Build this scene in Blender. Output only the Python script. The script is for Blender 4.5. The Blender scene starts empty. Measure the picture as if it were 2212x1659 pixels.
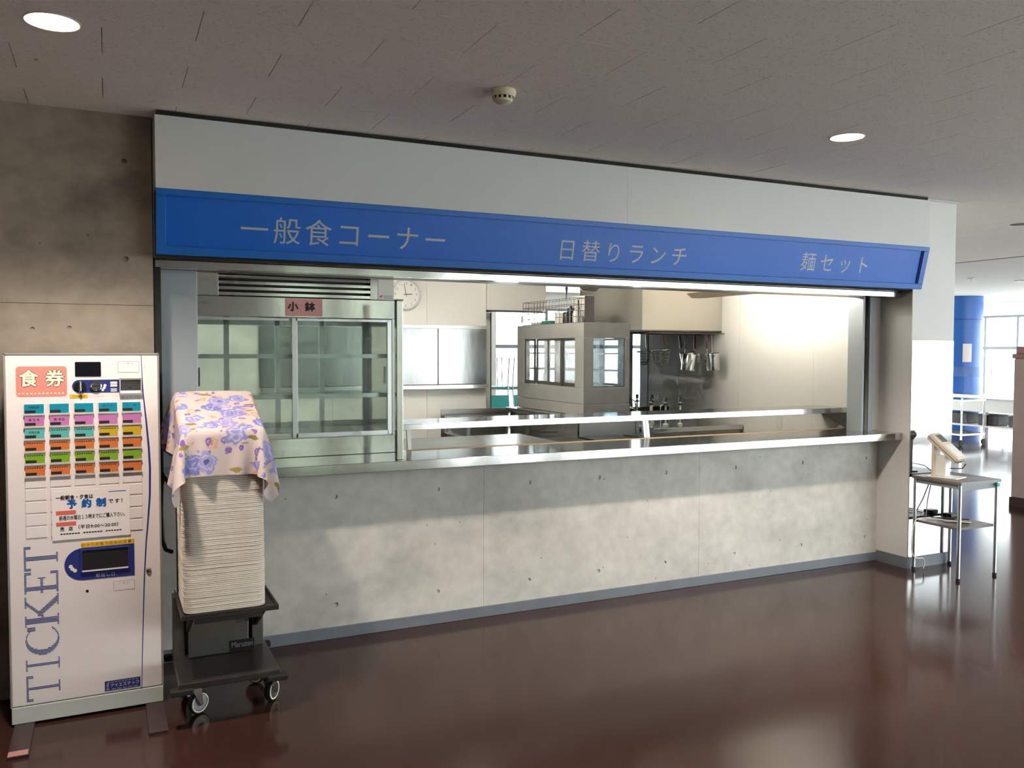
import bpy, bmesh, math, random
import numpy as np
from mathutils import Vector, Matrix

random.seed(7)
S = bpy.context.scene
COL = S.collection

# ------------------------------------------------------------------ camera
FPX, YAW, PITCH, ROLL = 1838.9, math.radians(64.568), math.radians(-2.314), math.radians(0.131)
fw = Vector((math.cos(YAW) * math.cos(PITCH), math.sin(YAW) * math.cos(PITCH), math.sin(PITCH)))
rt = Vector((math.sin(YAW), -math.cos(YAW), 0))
up = rt.cross(fw)
r2 = math.cos(ROLL) * rt + math.sin(ROLL) * up
u2 = -math.sin(ROLL) * rt + math.cos(ROLL) * up
CAMP = Vector((0, 0, 1.6))
cd = bpy.data.cameras.new('camera')
cam = bpy.data.objects.new('camera', cd)
COL.objects.link(cam)
cd.sensor_width = 36
cd.lens = 36 * FPX / 2212
cd.clip_start, cd.clip_end = .05, 300
cam.matrix_world = Matrix(((r2.x, u2.x, -fw.x, CAMP.x), (r2.y, u2.y, -fw.y, CAMP.y), (r2.z, u2.z, -fw.z, CAMP.z), (0, 0, 0, 1)))
S.camera = cam


def pix(p):
    d = Vector(p) - CAMP
    z = d.dot(fw)
    if z < .05:
        return None
    return 1106 + FPX * d.dot(r2) / z, 829.5 - FPX * d.dot(u2) / z


# ------------------------------------------------------------------ world, lights, exposure
SKY = 7.0
W = bpy.data.worlds.new('overcast_sky')
S.world = W
W.use_nodes = True
bg = W.node_tree.nodes['Background']
bg.inputs['Color'].default_value = (.93, .97, 1.0, 1)
bg.inputs['Strength'].default_value = SKY
S.view_settings.view_transform = 'Standard'
S.view_settings.look = 'None'
S.view_settings.gamma = 1
S.view_settings.use_curve_mapping = False
S.view_settings.exposure = 1.0
S.cycles.max_bounces = 6
S.cycles.diffuse_bounces = 4
S.cycles.glossy_bounces = 4
S.cycles.transmission_bounces = 4
S.cycles.transparent_max_bounces = 14
S.cycles.use_adaptive_sampling = True
S.cycles.adaptive_threshold = .08
S.cycles.adaptive_min_samples = 16
S.cycles.sample_clamp_indirect = 6
S.cycles.caustics_reflective = False
S.cycles.caustics_refractive = False


def portal(loc, rot, sx, sy):
    l = bpy.data.lights.new('window_portal', 'AREA')
    l.shape = 'RECTANGLE'
    l.size, l.size_y = sx, sy
    l.cycles.is_portal = True
    o = bpy.data.objects.new('window_portal', l)
    COL.objects.link(o)
    o.location, o.rotation_euler = loc, rot
    return o


XW, YB, YF = 18.3, -1.7, 14.6          # far window wall, wall behind the camera, back wall
portal((XW + .15, 6.4, 1.25), (0, math.radians(90), 0), 2.3, 16.4)
portal((9.6, YB - .15, 1.34), (math.radians(90), 0, 0), 15.5, 2.55)
portal((11.0, YF + .15, 1.25), (math.radians(-90), 0, 0), 14.4, 2.3)


# ------------------------------------------------------------------ materials
def lin(c):
    return tuple(((x / 255) / 12.92 if x / 255 <= .04045 else ((x / 255 + .055) / 1.055) ** 2.4) for x in c) + (1,)


MATS = {}


def mat(name, rgb, rough=.5, metal=0.0, spec=.5, noise=0, nscale=8, bump=0, bscale=60, coat=0, emit=None, estr=0, alpha=1, stretch=None):
    m = bpy.data.materials.new(name)
    m.use_nodes = True
    nt = m.node_tree
    b = nt.nodes['Principled BSDF']
    c = lin(rgb)
    b.inputs['Base Color'].default_value = c
    b.inputs['Roughness'].default_value = rough
    b.inputs['Metallic'].default_value = metal
    b.inputs['Specular IOR Level'].default_value = spec
    b.inputs['Coat Weight'].default_value = coat
    b.inputs['Alpha'].default_value = alpha
    if emit:
        b.inputs['Emission Color'].default_value = lin(emit)
        b.inputs['Emission Strength'].default_value = estr
    if noise or bump:
        g = nt.nodes.new('ShaderNodeNewGeometry')
        vec = g.outputs['Position']
        if stretch:
            mp = nt.nodes.new('ShaderNodeMapping')
            mp.inputs['Scale'].default_value = stretch
            nt.links.new(vec, mp.inputs['Vector'])
            vec = mp.outputs['Vector']
    if noise:
        n = nt.nodes.new('ShaderNodeTexNoise')
        n.inputs['Scale'].default_value = nscale
        n.inputs['Detail'].default_value = 5
        nt.links.new(vec, n.inputs['Vector'])
        mr = nt.nodes.new('ShaderNodeMapRange')
        mr.inputs['From Min'].default_value, mr.inputs['From Max'].default_value = .3, .7
        mr.inputs['To Min'].default_value, mr.inputs['To Max'].default_value = 1 - noise, 1 + noise
        nt.links.new(n.outputs['Fac'], mr.inputs['Value'])
        mx = nt.nodes.new('ShaderNodeMix')
        mx.data_type = 'RGBA'
        mx.blend_type = 'MULTIPLY'
        mx.inputs['Factor'].default_value = 1
        mx.inputs['A'].default_value = c
        cc = nt.nodes.new('ShaderNodeCombineColor')
        for k in ('Red', 'Green', 'Blue'):
            nt.links.new(mr.outputs['Result'], cc.inputs[k])
        nt.links.new(cc.outputs['Color'], mx.inputs['B'])
        nt.links.new(mx.outputs['Result'], b.inputs['Base Color'])
    if bump:
        n2 = nt.nodes.new('ShaderNodeTexNoise')
        n2.inputs['Scale'].default_value = bscale
        n2.inputs['Detail'].default_value = 3
        nt.links.new(vec, n2.inputs['Vector'])
        bp = nt.nodes.new('ShaderNodeBump')
        bp.inputs['Strength'].default_value = bump
        bp.inputs['Distance'].default_value = .01
        nt.links.new(n2.outputs['Fac'], bp.inputs['Height'])
        nt.links.new(bp.outputs['Normal'], b.inputs['Normal'])
    MATS[name] = m
    return m


def glassmat(name, tint=(246, 248, 248), rough=0.0, haze=0.0, hazecol=(200, 210, 205), refl=1.0):
    """thin pane: clear transmission plus fresnel reflection, with an optional pale film, also used to paint in reflections"""
    m = bpy.data.materials.new(name)
    m.use_nodes = True
    nt = m.node_tree
    nt.nodes.remove(nt.nodes['Principled BSDF'])
    out = nt.nodes['Material Output']
    tr = nt.nodes.new('ShaderNodeBsdfTransparent')
    tr.inputs['Color'].default_value = lin(tint)
    gl = nt.nodes.new('ShaderNodeBsdfGlossy')
    gl.inputs['Roughness'].default_value = rough
    fr = nt.nodes.new('ShaderNodeFresnel')
    gb = nt.nodes.new('ShaderNodeNewGeometry')
    io = nt.nodes.new('ShaderNodeMath')
    io.operation = 'MULTIPLY_ADD'
    io.inputs[1].default_value, io.inputs[2].default_value = -.499, 1.5
    nt.links.new(gb.outputs['Backfacing'], io.inputs[0])
    nt.links.new(io.outputs[0], fr.inputs['IOR'])
    mu = nt.nodes.new('ShaderNodeMath')
    mu.operation = 'MULTIPLY'
    mu.use_clamp = True
    mu.inputs[1].default_value = refl
    nt.links.new(fr.outputs['Fac'], mu.inputs[0])
    mx = nt.nodes.new('ShaderNodeMixShader')
    nt.links.new(mu.outputs[0], mx.inputs['Fac'])
    nt.links.new(tr.outputs[0], mx.inputs[1])
    nt.links.new(gl.outputs[0], mx.inputs[2])
    last = mx
    if haze:
        df = nt.nodes.new('ShaderNodeBsdfDiffuse')
        df.inputs['Color'].default_value = lin(hazecol)
        g = nt.nodes.new('ShaderNodeNewGeometry')
        n = nt.nodes.new('ShaderNodeTexNoise')
        n.inputs['Scale'].default_value = 5
        n.inputs['Detail'].default_value = 6
        nt.links.new(g.outputs['Position'], n.inputs['Vector'])
        mr = nt.nodes.new('ShaderNodeMapRange')
        mr.inputs['From Min'].default_value, mr.inputs['From Max'].default_value = .3, .75
        mr.inputs['To Min'].default_value, mr.inputs['To Max'].default_value = haze * .3, haze * 1.5
        nt.links.new(n.outputs['Fac'], mr.inputs['Value'])
        m2 = nt.nodes.new('ShaderNodeMixShader')
        nt.links.new(mr.outputs['Result'], m2.inputs['Fac'])
        nt.links.new(mx.outputs[0], m2.inputs[1])
        nt.links.new(df.outputs[0], m2.inputs[2])
        last = m2
    nt.links.new(last.outputs[0], out.inputs['Surface'])
    MATS[name] = m
    return m


def nodes_of(m):
    return m.node_tree, m.node_tree.nodes, m.node_tree.links, m.node_tree.nodes['Principled BSDF']


def ramp(nt, src, stops):
    r = nt.nodes.new('ShaderNodeValToRGB')
    els = r.color_ramp.elements
    while len(els) < len(stops):
        els.new(.5)
    for e, (p, c) in zip(els, stops):
        e.position = p
        e.color = c
    nt.links.new(src, r.inputs['Fac'])
    return r.outputs['Color']


def mixc(nt, fac, a, b, mode='MIX'):
    m = nt.nodes.new('ShaderNodeMix')
    m.data_type = 'RGBA'
    m.blend_type = mode
    for k, v in (('Factor', fac), ('A', a), ('B', b)):
        s = m.inputs[k] if k != 'Factor' else m.inputs[0]
        if k == 'A':
            s = m.inputs[6]
        if k == 'B':
            s = m.inputs[7]
        if isinstance(v, (int, float)):
            s.default_value = v
        elif isinstance(v, tuple):
            s.default_value = v
        else:
            nt.links.new(v, s)
    return m.outputs[2]


def tex(nt, kind, vec, scale, **kw):
    n = nt.nodes.new('ShaderNodeTex' + kind)
    n.inputs['Scale'].default_value = scale
    for k, v in kw.items():
        if k in n.inputs:
            n.inputs[k].default_value = v
        else:
            setattr(n, k, v)
    nt.links.new(vec, n.inputs['Vector'])
    return n


def scaled(nt, vec, s, loc=(0, 0, 0)):
    mp = nt.nodes.new('ShaderNodeMapping')
    mp.inputs['Scale'].default_value = s
    mp.inputs['Location'].default_value = loc
    nt.links.new(vec, mp.inputs['Vector'])
    return mp.outputs['Vector']


def pos(nt):
    return nt.nodes.new('ShaderNodeNewGeometry').outputs['Position']


# concrete: mottled clouds, darker drifts and pinholes
def concrete(name, rgb, lo=.86):
    m = mat(name, rgb, .62, spec=.35)
    nt, N, L, b = nodes_of(m)
    p = pos(nt)
    n1 = tex(nt, 'Noise', scaled(nt, p, (1, 1, 1.6)), 1.7, Detail=6, Roughness=.6)
    c = ramp(nt, n1.outputs['Fac'], [(.25, lin(tuple(x * lo for x in rgb))), (.5, lin(rgb)), (.75, lin(tuple(min(255, x * 1.06) for x in rgb)))])
    n2 = tex(nt, 'Noise', p, 14, Detail=4)
    c = mixc(nt, .35, c, ramp(nt, n2.outputs['Fac'], [(.3, (.55, .55, .55, 1)), (.7, (1, 1, 1, 1))]), 'MULTIPLY')
    v = tex(nt, 'Voronoi', p, 9.0, Randomness=1.0)
    pit = ramp(nt, v.outputs['Distance'], [(0, (.25, .24, .23, 1)), (.035, (.3, .29, .28, 1)), (.055, (1, 1, 1, 1))])
    c = mixc(nt, .8, c, pit, 'MULTIPLY')
    v2 = tex(nt, 'Voronoi', p, 31.0, Randomness=1.0)
    pit2 = ramp(nt, v2.outputs['Distance'], [(0, (.4, .4, .39, 1)), (.05, (.5, .5, .5, 1)), (.08, (1, 1, 1, 1))])
    c = mixc(nt, .35, c, pit2, 'MULTIPLY')
    L.new(c, b.inputs['Base Color'])
    bp = nt.nodes.new('ShaderNodeBump')
    bp.inputs['Strength'].default_value = .12
    bp.inputs['Distance'].default_value = .01
    L.new(n2.outputs['Fac'], bp.inputs['Height'])
    L.new(bp.outputs['Normal'], b.inputs['Normal'])
    return m


concrete('concrete', (205, 202, 194))
concrete('concrete_wall', (158, 146, 132), .66)

# rock-wool ceiling board: fine dark worm holes and specks
m = mat('ceiling_board', (242, 236, 229), .9, spec=.2)
nt, N, L, b = nodes_of(m)
p = pos(nt)
f1 = tex(nt, 'Noise', scaled(nt, p, (55, 160, 55)), 1, Detail=2)
cw = ramp(nt, f1.outputs['Fac'], [(.30, (.55, .52, .5, 1)), (.40, (1, 1, 1, 1))])
v = tex(nt, 'Voronoi', p, 75, Randomness=1)
cs = ramp(nt, v.outputs['Distance'], [(0, (.35, .33, .31, 1)), (.12, (.45, .43, .4, 1)), (.2, (1, 1, 1, 1))])
v3 = tex(nt, 'Noise', p, 22, Detail=0)
cs = mixc(nt, ramp(nt, v3.outputs['Fac'], [(.5, (0, 0, 0, 1)), (.62, (1, 1, 1, 1))]), (1, 1, 1, 1), cs)
c = mixc(nt, .5, lin((242, 236, 229)), cw, 'MULTIPLY')
c = mixc(nt, .9, c, cs, 'MULTIPLY')
L.new(c, b.inputs['Base Color'])

# brown sheet floor, polished
m = mat('floor_sheet', (104, 66, 52), .16, spec=.3)
nt, N, L, b = nodes_of(m)
p = pos(nt)
n1 = tex(nt, 'Noise', p, 1.1, Detail=5)
c = ramp(nt, n1.outputs['Fac'], [(.3, lin((58, 37, 31))), (.7, lin((65, 42, 35)))])
n2 = tex(nt, 'Noise', p, 90, Detail=2)
c = mixc(nt, .25, c, ramp(nt, n2.outputs['Fac'], [(.35, (.6, .6, .6, 1)), (.65, (1, 1, 1, 1))]), 'MULTIPLY')
L.new(c, b.inputs['Base Color'])
b.inputs['Roughness'].default_value = .14
bp = nt.nodes.new('ShaderNodeBump')
bp.inputs['Strength'].default_value = .02
bp.inputs['Distance'].default_value = .02
L.new(tex(nt, 'Noise', p, 1.3, Detail=0).outputs['Fac'], bp.inputs['Height'])
L.new(bp.outputs['Normal'], b.inputs['Normal'])

mat('joint_dark', (70, 62, 56), .9)
mat('plaster_white', (226, 226, 220), .8, noise=.02, nscale=3)
mat('fascia_white', (206, 207, 204), .45, spec=.4, noise=.015, nscale=2)
mat('pillar_white', (214, 212, 208), .5, spec=.4, noise=.02, nscale=3)
mat('jamb_paint', (178, 186, 190), .42, metal=.25)
mat('shadow_gap', (40, 40, 38), .9)
mat('cream_panel', (243, 239, 230), .32, spec=.45, noise=.012, nscale=2)
mat('kitchen_floor', (206, 204, 196), .5, noise=.06, nscale=8)
mat('baseboard_vinyl', (112, 118, 126), .4, noise=.08, nscale=10)
mat('steel', (200, 200, 197), .13, 1, noise=.05, nscale=6, bump=.02, bscale=18)
mat('steel_brushed', (178, 177, 172), .3, 1, noise=.06, nscale=20, stretch=(1, 1, 8))
mat('steel_dull', (140, 137, 132), .38, 1, noise=.1, nscale=5)
mat('steel_dark', (92, 86, 84), .34, .8, noise=.08, nscale=10)
mat('steel_sheet', (216, 219, 219), .06, 1, bump=.05, bscale=3.2)
mat('steel_wavy', (132, 132, 130), .2, 1, noise=.06, nscale=4, bump=.25, bscale=2.0, stretch=(3.2, 1, .5))
mat('shaded_end_steel', (108, 103, 96), .5, .2, noise=.08, nscale=8)  # darker copy of the cabinet steel, shade of its front end painted in
mat('steel_satin', (196, 195, 190), .42, .65, noise=.04, nscale=6)
mat('window_grey', (128, 134, 140), .5)
mat('chrome', (220, 222, 224), .08, 1)
mat('alu', (196, 198, 200), .3, 1)
mat('sign_blue', (8, 98, 198), .42, spec=.4, noise=.03, nscale=30)
mat('sign_blue_frame', (20, 100, 188), .4, spec=.4)
mat('sign_letter', (172, 180, 186), .5)
mat('black', (22, 21, 23), .4)
mat('black_rubber', (26, 25, 25), .7)
mat('dark_brown', (60, 44, 42), .4, noise=.1, nscale=20)
mat('machine_white', (238, 228, 225), .35, coat=.2)
mat('machine_grey', (196, 200, 192), .45)
mat('machine_side', (150, 152, 146), .45)
mat('machine_trim', (205, 200, 195), .3, .6)
mat('print_pink', (232, 140, 126), .45)
mat('print_cream', (240, 232, 204), .5)
mat('print_black', (30, 26, 28), .6)
mat('print_navy', (40, 52, 128), .45)
mat('print_stripe', (48, 58, 132), .5)
mat('print_yellow', (236, 182, 38), .5)
mat('print_blue', (22, 92, 176), .5)
mat('print_red', (226, 108, 92), .5)
mat('print_grey', (150, 140, 142), .5)
mat('print_white', (236, 232, 228), .5)
mat('print_green', (44, 150, 140), .5)
mat('paper', (240, 232, 230), .7)
mat('flap_dark', (44, 42, 44), .25)
mat('screen_black', (14, 14, 24), .12, coat=.5)
mat('button_teal', (20, 142, 166), .12, coat=.6)
mat('button_aqua', (92, 182, 176), .12, coat=.6)
mat('button_purple', (196, 120, 178), .12, coat=.6)
mat('button_yellow', (206, 172, 40), .12, coat=.6)
mat('button_orange', (214, 118, 62), .12, coat=.6)
mat('button_green', (126, 172, 40), .12, coat=.6)
mat('button_lip', (196, 192, 186), .35)
mat('tray_plastic', (226, 216, 203), .6, spec=.3, noise=.05, nscale=14)
mat('pink_card', (236, 168, 164), .6)
mat('blue_column', (44, 104, 186), .35, spec=.5)
mat('pink_partition', (196, 170, 162), .6, noise=.02, nscale=4)
mat('pink_cap', (176, 128, 126), .5)
mat('table_top', (112, 102, 98), .4, noise=.04, nscale=30)
mat('table_edge', (138, 144, 146), .4)
mat('beige_plastic', (218, 204, 184), .45)
mat('beige_dark', (176, 152, 124), .5)
mat('lcd', (96, 108, 104), .2)
mat('white_plastic', (232, 230, 222), .4)
mat('cable_white', (226, 222, 214), .5)
mat('teal_plastic', (40, 176, 170), .4)
mat('wood_handle', (112, 68, 36), .55)
mat('red_handle', (70, 20, 18), .4)
mat('clock_face', (238, 236, 228), .5)
mat('clock_rim', (214, 216, 218), .3)
mat('beige_strip', (202, 172, 130), .5)
mat('chair_cream', (226, 214, 178), .5)
mat('chair_black', (30, 30, 34), .5)
mat('green_cloth', (30, 130, 104), .8)
mat('hood_panel', (192, 187, 176), .3, .6, noise=.02, nscale=3)
mat('lamp_glow', (255, 240, 225), .5, emit=(255, 226, 200), estr=26)
mat('tube_glow', (255, 252, 245), .5, emit=(255, 250, 240), estr=48)
mat('lamp_rim', (222, 218, 212), .4)
mat('dark_recess', (60, 48, 44), .8)
mat('detector_cream', (222, 214, 180), .5)
mat('exterior_paving', (226, 225, 222), .9)
mat('stone_dark', (84, 84, 84), .7, noise=.4, nscale=5)
glassmat('pane_clear')
glassmat('pane_case', tint=(238, 244, 241), haze=.12, hazecol=(210, 218, 214), refl=.9)
glassmat('pane_cabinet_glare', tint=(232, 240, 242), haze=.62, hazecol=(226, 232, 234), refl=.8)  # strong whitish haze paints bright reflections into the door glass
glassmat('pane_end', tint=(228, 238, 242), haze=.22, hazecol=(222, 230, 236), refl=.7)

# floral cotton print (flat print on the cloth's own UV map)
m = mat('floral_cotton', (238, 218, 208), .8, spec=.2)
nt, N, L, b = nodes_of(m)
tc = nt.nodes.new('ShaderNodeTexCoord').outputs['UV']
nz = tex(nt, 'Noise', tc, 26, Detail=3)
wv = nt.nodes.new('ShaderNodeVectorMath')
wv.operation = 'MULTIPLY_ADD'
wv.inputs[1].default_value = (.035, .035, 0)
L.new(nz.outputs['Color'], wv.inputs[0])
L.new(tc, wv.inputs[2])
base = lin((212, 196, 190))


def blooms(scale, off, cut, cols, seedsplit, c, freq=26, core=(62, 70, 150)):
    vv = scaled(nt, wv.outputs[0], (1, 1, 1), off)
    vo = tex(nt, 'Voronoi', vv, scale, Randomness=.85)
    sep = nt.nodes.new('ShaderNodeSeparateColor')
    L.new(vo.outputs['Color'], sep.inputs['Color'])
    petal = tex(nt, 'Noise', vv, scale * 3.2, Detail=3)
    ma = nt.nodes.new('ShaderNodeMath')            # distance warped by noise: ragged petals
    ma.operation = 'MULTIPLY_ADD'
    ma.inputs[1].default_value = .55
    L.new(petal.outputs['Fac'], ma.inputs[0])
    L.new(vo.outputs['Distance'], ma.inputs[2])
    dist = ma.outputs[0]
    body = ramp(nt, sep.outputs['Red'], cols)
    sn = nt.nodes.new('ShaderNodeMath')
    sn.operation = 'MULTIPLY'
    sn.inputs[1].default_value = freq
    L.new(dist, sn.inputs[0])
    si = nt.nodes.new('ShaderNodeMath')
    si.operation = 'SINE'
    L.new(sn.outputs[0], si.inputs[0])
    body = mixc(nt, ramp(nt, si.outputs[0], [(.25, (0, 0, 0, 1)), (.9, (.6, .6, .6, 1))]), body, lin((222, 212, 226)))
    body = mixc(nt, ramp(nt, dist, [(.30, (.85, .85, .85, 1)), (.30 + cut * .4, (0, 0, 0, 1))]), body, lin(core))
    keep = ramp(nt, sep.outputs['Green'], [(seedsplit - .01, (0, 0, 0, 1)), (seedsplit + .01, (1, 1, 1, 1))])
    msk = ramp(nt, dist, [(cut + .30, (1, 1, 1, 1)), (cut + .38, (0, 0, 0, 1))])
    return mixc(nt, mixc(nt, 1, msk, keep, 'MULTIPLY'), c, body)


c = base
c = blooms(11, (.3, .7, 0), .34, [(0, lin((214, 156, 122))), (.5, lin((222, 182, 154))), (1, lin((206, 146, 108)))], .34, c, 30, (196, 120, 84))
vl = scaled(nt, wv.outputs[0], (1, 1, 1), (.11, .42, 0))
mpr = nt.nodes.new('ShaderNodeMapping')
mpr.inputs['Rotation'].default_value = (0, 0, .7)
mpr.inputs['Scale'].default_value = (.45, 1.25, 1)
L.new(vl, mpr.inputs['Vector'])
lv = tex(nt, 'Voronoi', mpr.outputs['Vector'], 15, Randomness=1)
lsep = nt.nodes.new('ShaderNodeSeparateColor')
L.new(lv.outputs['Color'], lsep.inputs['Color'])
lm = mixc(nt, 1, ramp(nt, lv.outputs['Distance'], [(.24, (1, 1, 1, 1)), (.31, (0, 0, 0, 1))]), ramp(nt, lsep.outputs['Blue'], [(.42, (0, 0, 0, 1)), (.44, (1, 1, 1, 1))]), 'MULTIPLY')
c = mixc(nt, lm, c, ramp(nt, lsep.outputs['Red'], [(0, lin((124, 122, 60))), (1, lin((166, 142, 84)))]))
c = blooms(19, (.6, .2, 0), .28, [(0, lin((128, 96, 168))), (.5, lin((150, 120, 190))), (1, lin((118, 92, 176)))], .45, c, 20, (84, 60, 130))
c = blooms(8.0, (0, 0, 0), .42, [(0, lin((140, 144, 202))), (.5, lin((168, 160, 208))), (1, lin((120, 128, 196)))], .22, c, 34)
L.new(c, b.inputs['Base Color'])


# ------------------------------------------------------------------ mesh helpers
class MB:
    def __init__(self):
        self.v, self.f, self.m = [], [], []

    def add(self, vs, fs, m=0):
        o = len(self.v)
        self.v += [tuple(x) for x in vs]
        self.f += [tuple(i + o for i in f) for f in fs]
        self.m += [m] * len(fs)
        return self

    def box(self, x0, x1, y0, y1, z0, z1, m=0):
        vs = [(x, y, z) for z in (z0, z1) for y in (y0, y1) for x in (x0, x1)]
        return self.add(vs, [(0, 2, 3, 1), (4, 5, 7, 6), (0, 1, 5, 4), (2, 6, 7, 3), (0, 4, 6, 2), (1, 3, 7, 5)], m)

    def obox(self, c, hx, hy, hz, M, m=0):
        vs = [Vector(c) + M @ Vector((sx * hx, sy * hy, sz * hz)) for sz in (-1, 1) for sy in (-1, 1) for sx in (-1, 1)]
        return self.add(vs, [(0, 2, 3, 1), (4, 5, 7, 6), (0, 1, 5, 4), (2, 6, 7, 3), (0, 4, 6, 2), (1, 3, 7, 5)], m)

    def prism(self, pts, d, m=0):
        """pts: planar 3D loop; d: extrusion vector"""
        n = len(pts)
        a = [Vector(q) for q in pts]
        vs = a + [q + Vector(d) for q in a]
        fs = [tuple(range(n - 1, -1, -1)), tuple(range(n, 2 * n))] + [(i, (i + 1) % n, n + (i + 1) % n, n + i) for i in range(n)]
        return self.add(vs, fs, m)

    def quad(self, a, b, c, d, m=0):
        return self.add([a, b, c, d], [(0, 1, 2, 3)], m)

    def tube(self, pts, r, n=8, m=0, closed=False):
        P = [Vector(q) for q in pts]
        rs = r if isinstance(r, (list, tuple)) else [r] * len(P)
        vs, fs = [], []
        ref = None
        for i, q in enumerate(P):
            a = P[i - 1] if (i > 0 or closed) else P[i]
            c = P[(i + 1) % len(P)] if (i < len(P) - 1 or closed) else P[i]
            t = (c - a).normalized()
            if ref is None:
                ref = Vector((0, 0, 1)) if abs(t.z) < .9 else Vector((1, 0, 0))
            x = t.cross(ref)
            if x.length < 1e-5:
                x = t.orthogonal()
            x.normalize()
            y = x.cross(t).normalized()
            ref = y
            for k in range(n):
                an = 2 * math.pi * k / n
                vs.append(q + rs[i] * (math.cos(an) * x + math.sin(an) * y))
        k = len(P)
        for i in range(k if closed else k - 1):
            j = (i + 1) % k
            for a in range(n):
                b2 = (a + 1) % n
                fs.append((i * n + a, i * n + b2, j * n + b2, j * n + a))
        if not closed:
            fs.append(tuple(range(n - 1, -1, -1)))
            fs.append(tuple(range((k - 1) * n, k * n)))
        return self.add(vs, fs, m)

    def cyl(self, p0, p1, r0, r1=None, n=20, m=0):
        return self.tube([p0, p1], [r0, r0 if r1 is None else r1], n, m)

    def lathe(self, prof, M=None, n=24, m=0, a0=0, a1=2 * math.pi):
        """prof: (r,z) list; M 4x4 placing local z axis"""
        M = M or Matrix.Identity(4)
        full = abs(a1 - a0 - 2 * math.pi) < 1e-6
        cols = n if full else n + 1
        vs, fs = [], []
        for r, z in prof:
            for k in range(cols):
                a = a0 + (a1 - a0) * k / n
                vs.append(M @ Vector((r * math.cos(a), r * math.sin(a), z)))
        for i in range(len(prof) - 1):
            for k in range(n):
                k2 = (k + 1) % cols
                fs.append((i * cols + k, i * cols + k2, (i + 1) * cols + k2, (i + 1) * cols + k))
        return self.add(vs, fs, m)

    def build(self, name, mats, parent=None, bevel=0, smooth=False, weld=False):
        mats = mats if isinstance(mats, (list, tuple)) else [mats]
        me = bpy.data.meshes.new(name)
        vs = [Vector(q) for q in self.v]
        root = parent
        off = Vector((0, 0, 0))
        if parent is not None:
            while root.parent:
                root = root.parent
            off = Vector(root.get('_o', (0, 0, 0)))
        else:
            xs, ys, zs = zip(*self.v)
            off = Vector(((min(xs) + max(xs)) / 2, (min(ys) + max(ys)) / 2, min(zs)))
        me.from_pydata([tuple(q - off) for q in vs], [], self.f)
        for k in mats:
            me.materials.append(MATS[k])
        for pz, mi in zip(me.polygons, self.m):
            pz.material_index = mi
        bm = bmesh.new()
        bm.from_mesh(me)
        if weld:
            bmesh.ops.remove_doubles(bm, verts=bm.verts, dist=1e-5)
        bmesh.ops.recalc_face_normals(bm, faces=bm.faces)
        if bevel:
            es = [e for e in bm.edges if len(e.link_faces) == 2 and e.calc_face_angle(0) > .6]
            bmesh.ops.bevel(bm, geom=es, offset=bevel, segments=2, affect='EDGES', profile=.5, clamp_overlap=True)
        bm.to_mesh(me)
        bm.free()
        if smooth:
            for pz in me.polygons:
                pz.use_smooth = True
            me.set_sharp_from_angle(angle=math.radians(38))
        o = bpy.data.objects.new(name, me)
        COL.objects.link(o)
        if parent is not None:
            o.parent = parent
        else:
            o.location = off
            o['_o'] = tuple(off)
        return o


def thing(name, label, cat, loc=(0, 0, 0), group=None):
    o = bpy.data.objects.new(name, None)
    o.empty_display_size = .05
    COL.objects.link(o)
    o.location = loc
    o['_o'] = tuple(loc)
    o['label'], o['category'] = label, cat
    if group:
        o['group'] = group
    return o


def tag(o, label, cat, group=None):
    o['label'], o['category'] = label, cat
    if group:
        o['group'] = group
    return o


def struct(o, label=None):
    o['kind'] = 'structure'
    if label:
        o['label'] = label
    return o


def shell(name, loc=(0, 0, 0), label=None):
    o = bpy.data.objects.new(name, None)
    COL.objects.link(o)
    o.location = loc
    o['_o'] = tuple(loc)
    return struct(o, label)


def B(*a):
    return MB().box(*a)


def copy_tree(o, parent=None):
    c = o.copy()
    COL.objects.link(c)
    c.parent = parent
    for ch in [x for x in o.children]:
        copy_tree(ch, c)
    return c


_tc = {}


def glyphs(s, spacing=1.0):
    key = (s, round(spacing, 4))
    if key in _tc:
        return _tc[key]
    cu = bpy.data.curves.new('lettering', 'FONT')
    cu.body = s
    cu.size = 1
    cu.space_character = spacing
    cu.resolution_u = 3
    o = bpy.data.objects.new('lettering', cu)
    COL.objects.link(o)
    dg = bpy.context.evaluated_depsgraph_get()
    me = bpy.data.meshes.new_from_object(o.evaluated_get(dg))
    vs = np.array([tuple(q.co)[:2] for q in me.vertices]) if len(me.vertices) else np.zeros((1, 2))
    fs = [tuple(pz.vertices) for pz in me.polygons]
    bpy.data.objects.remove(o)
    bpy.data.curves.remove(cu)
    bpy.data.meshes.remove(me)
    _tc[key] = (vs, fs)
    return vs, fs


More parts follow.
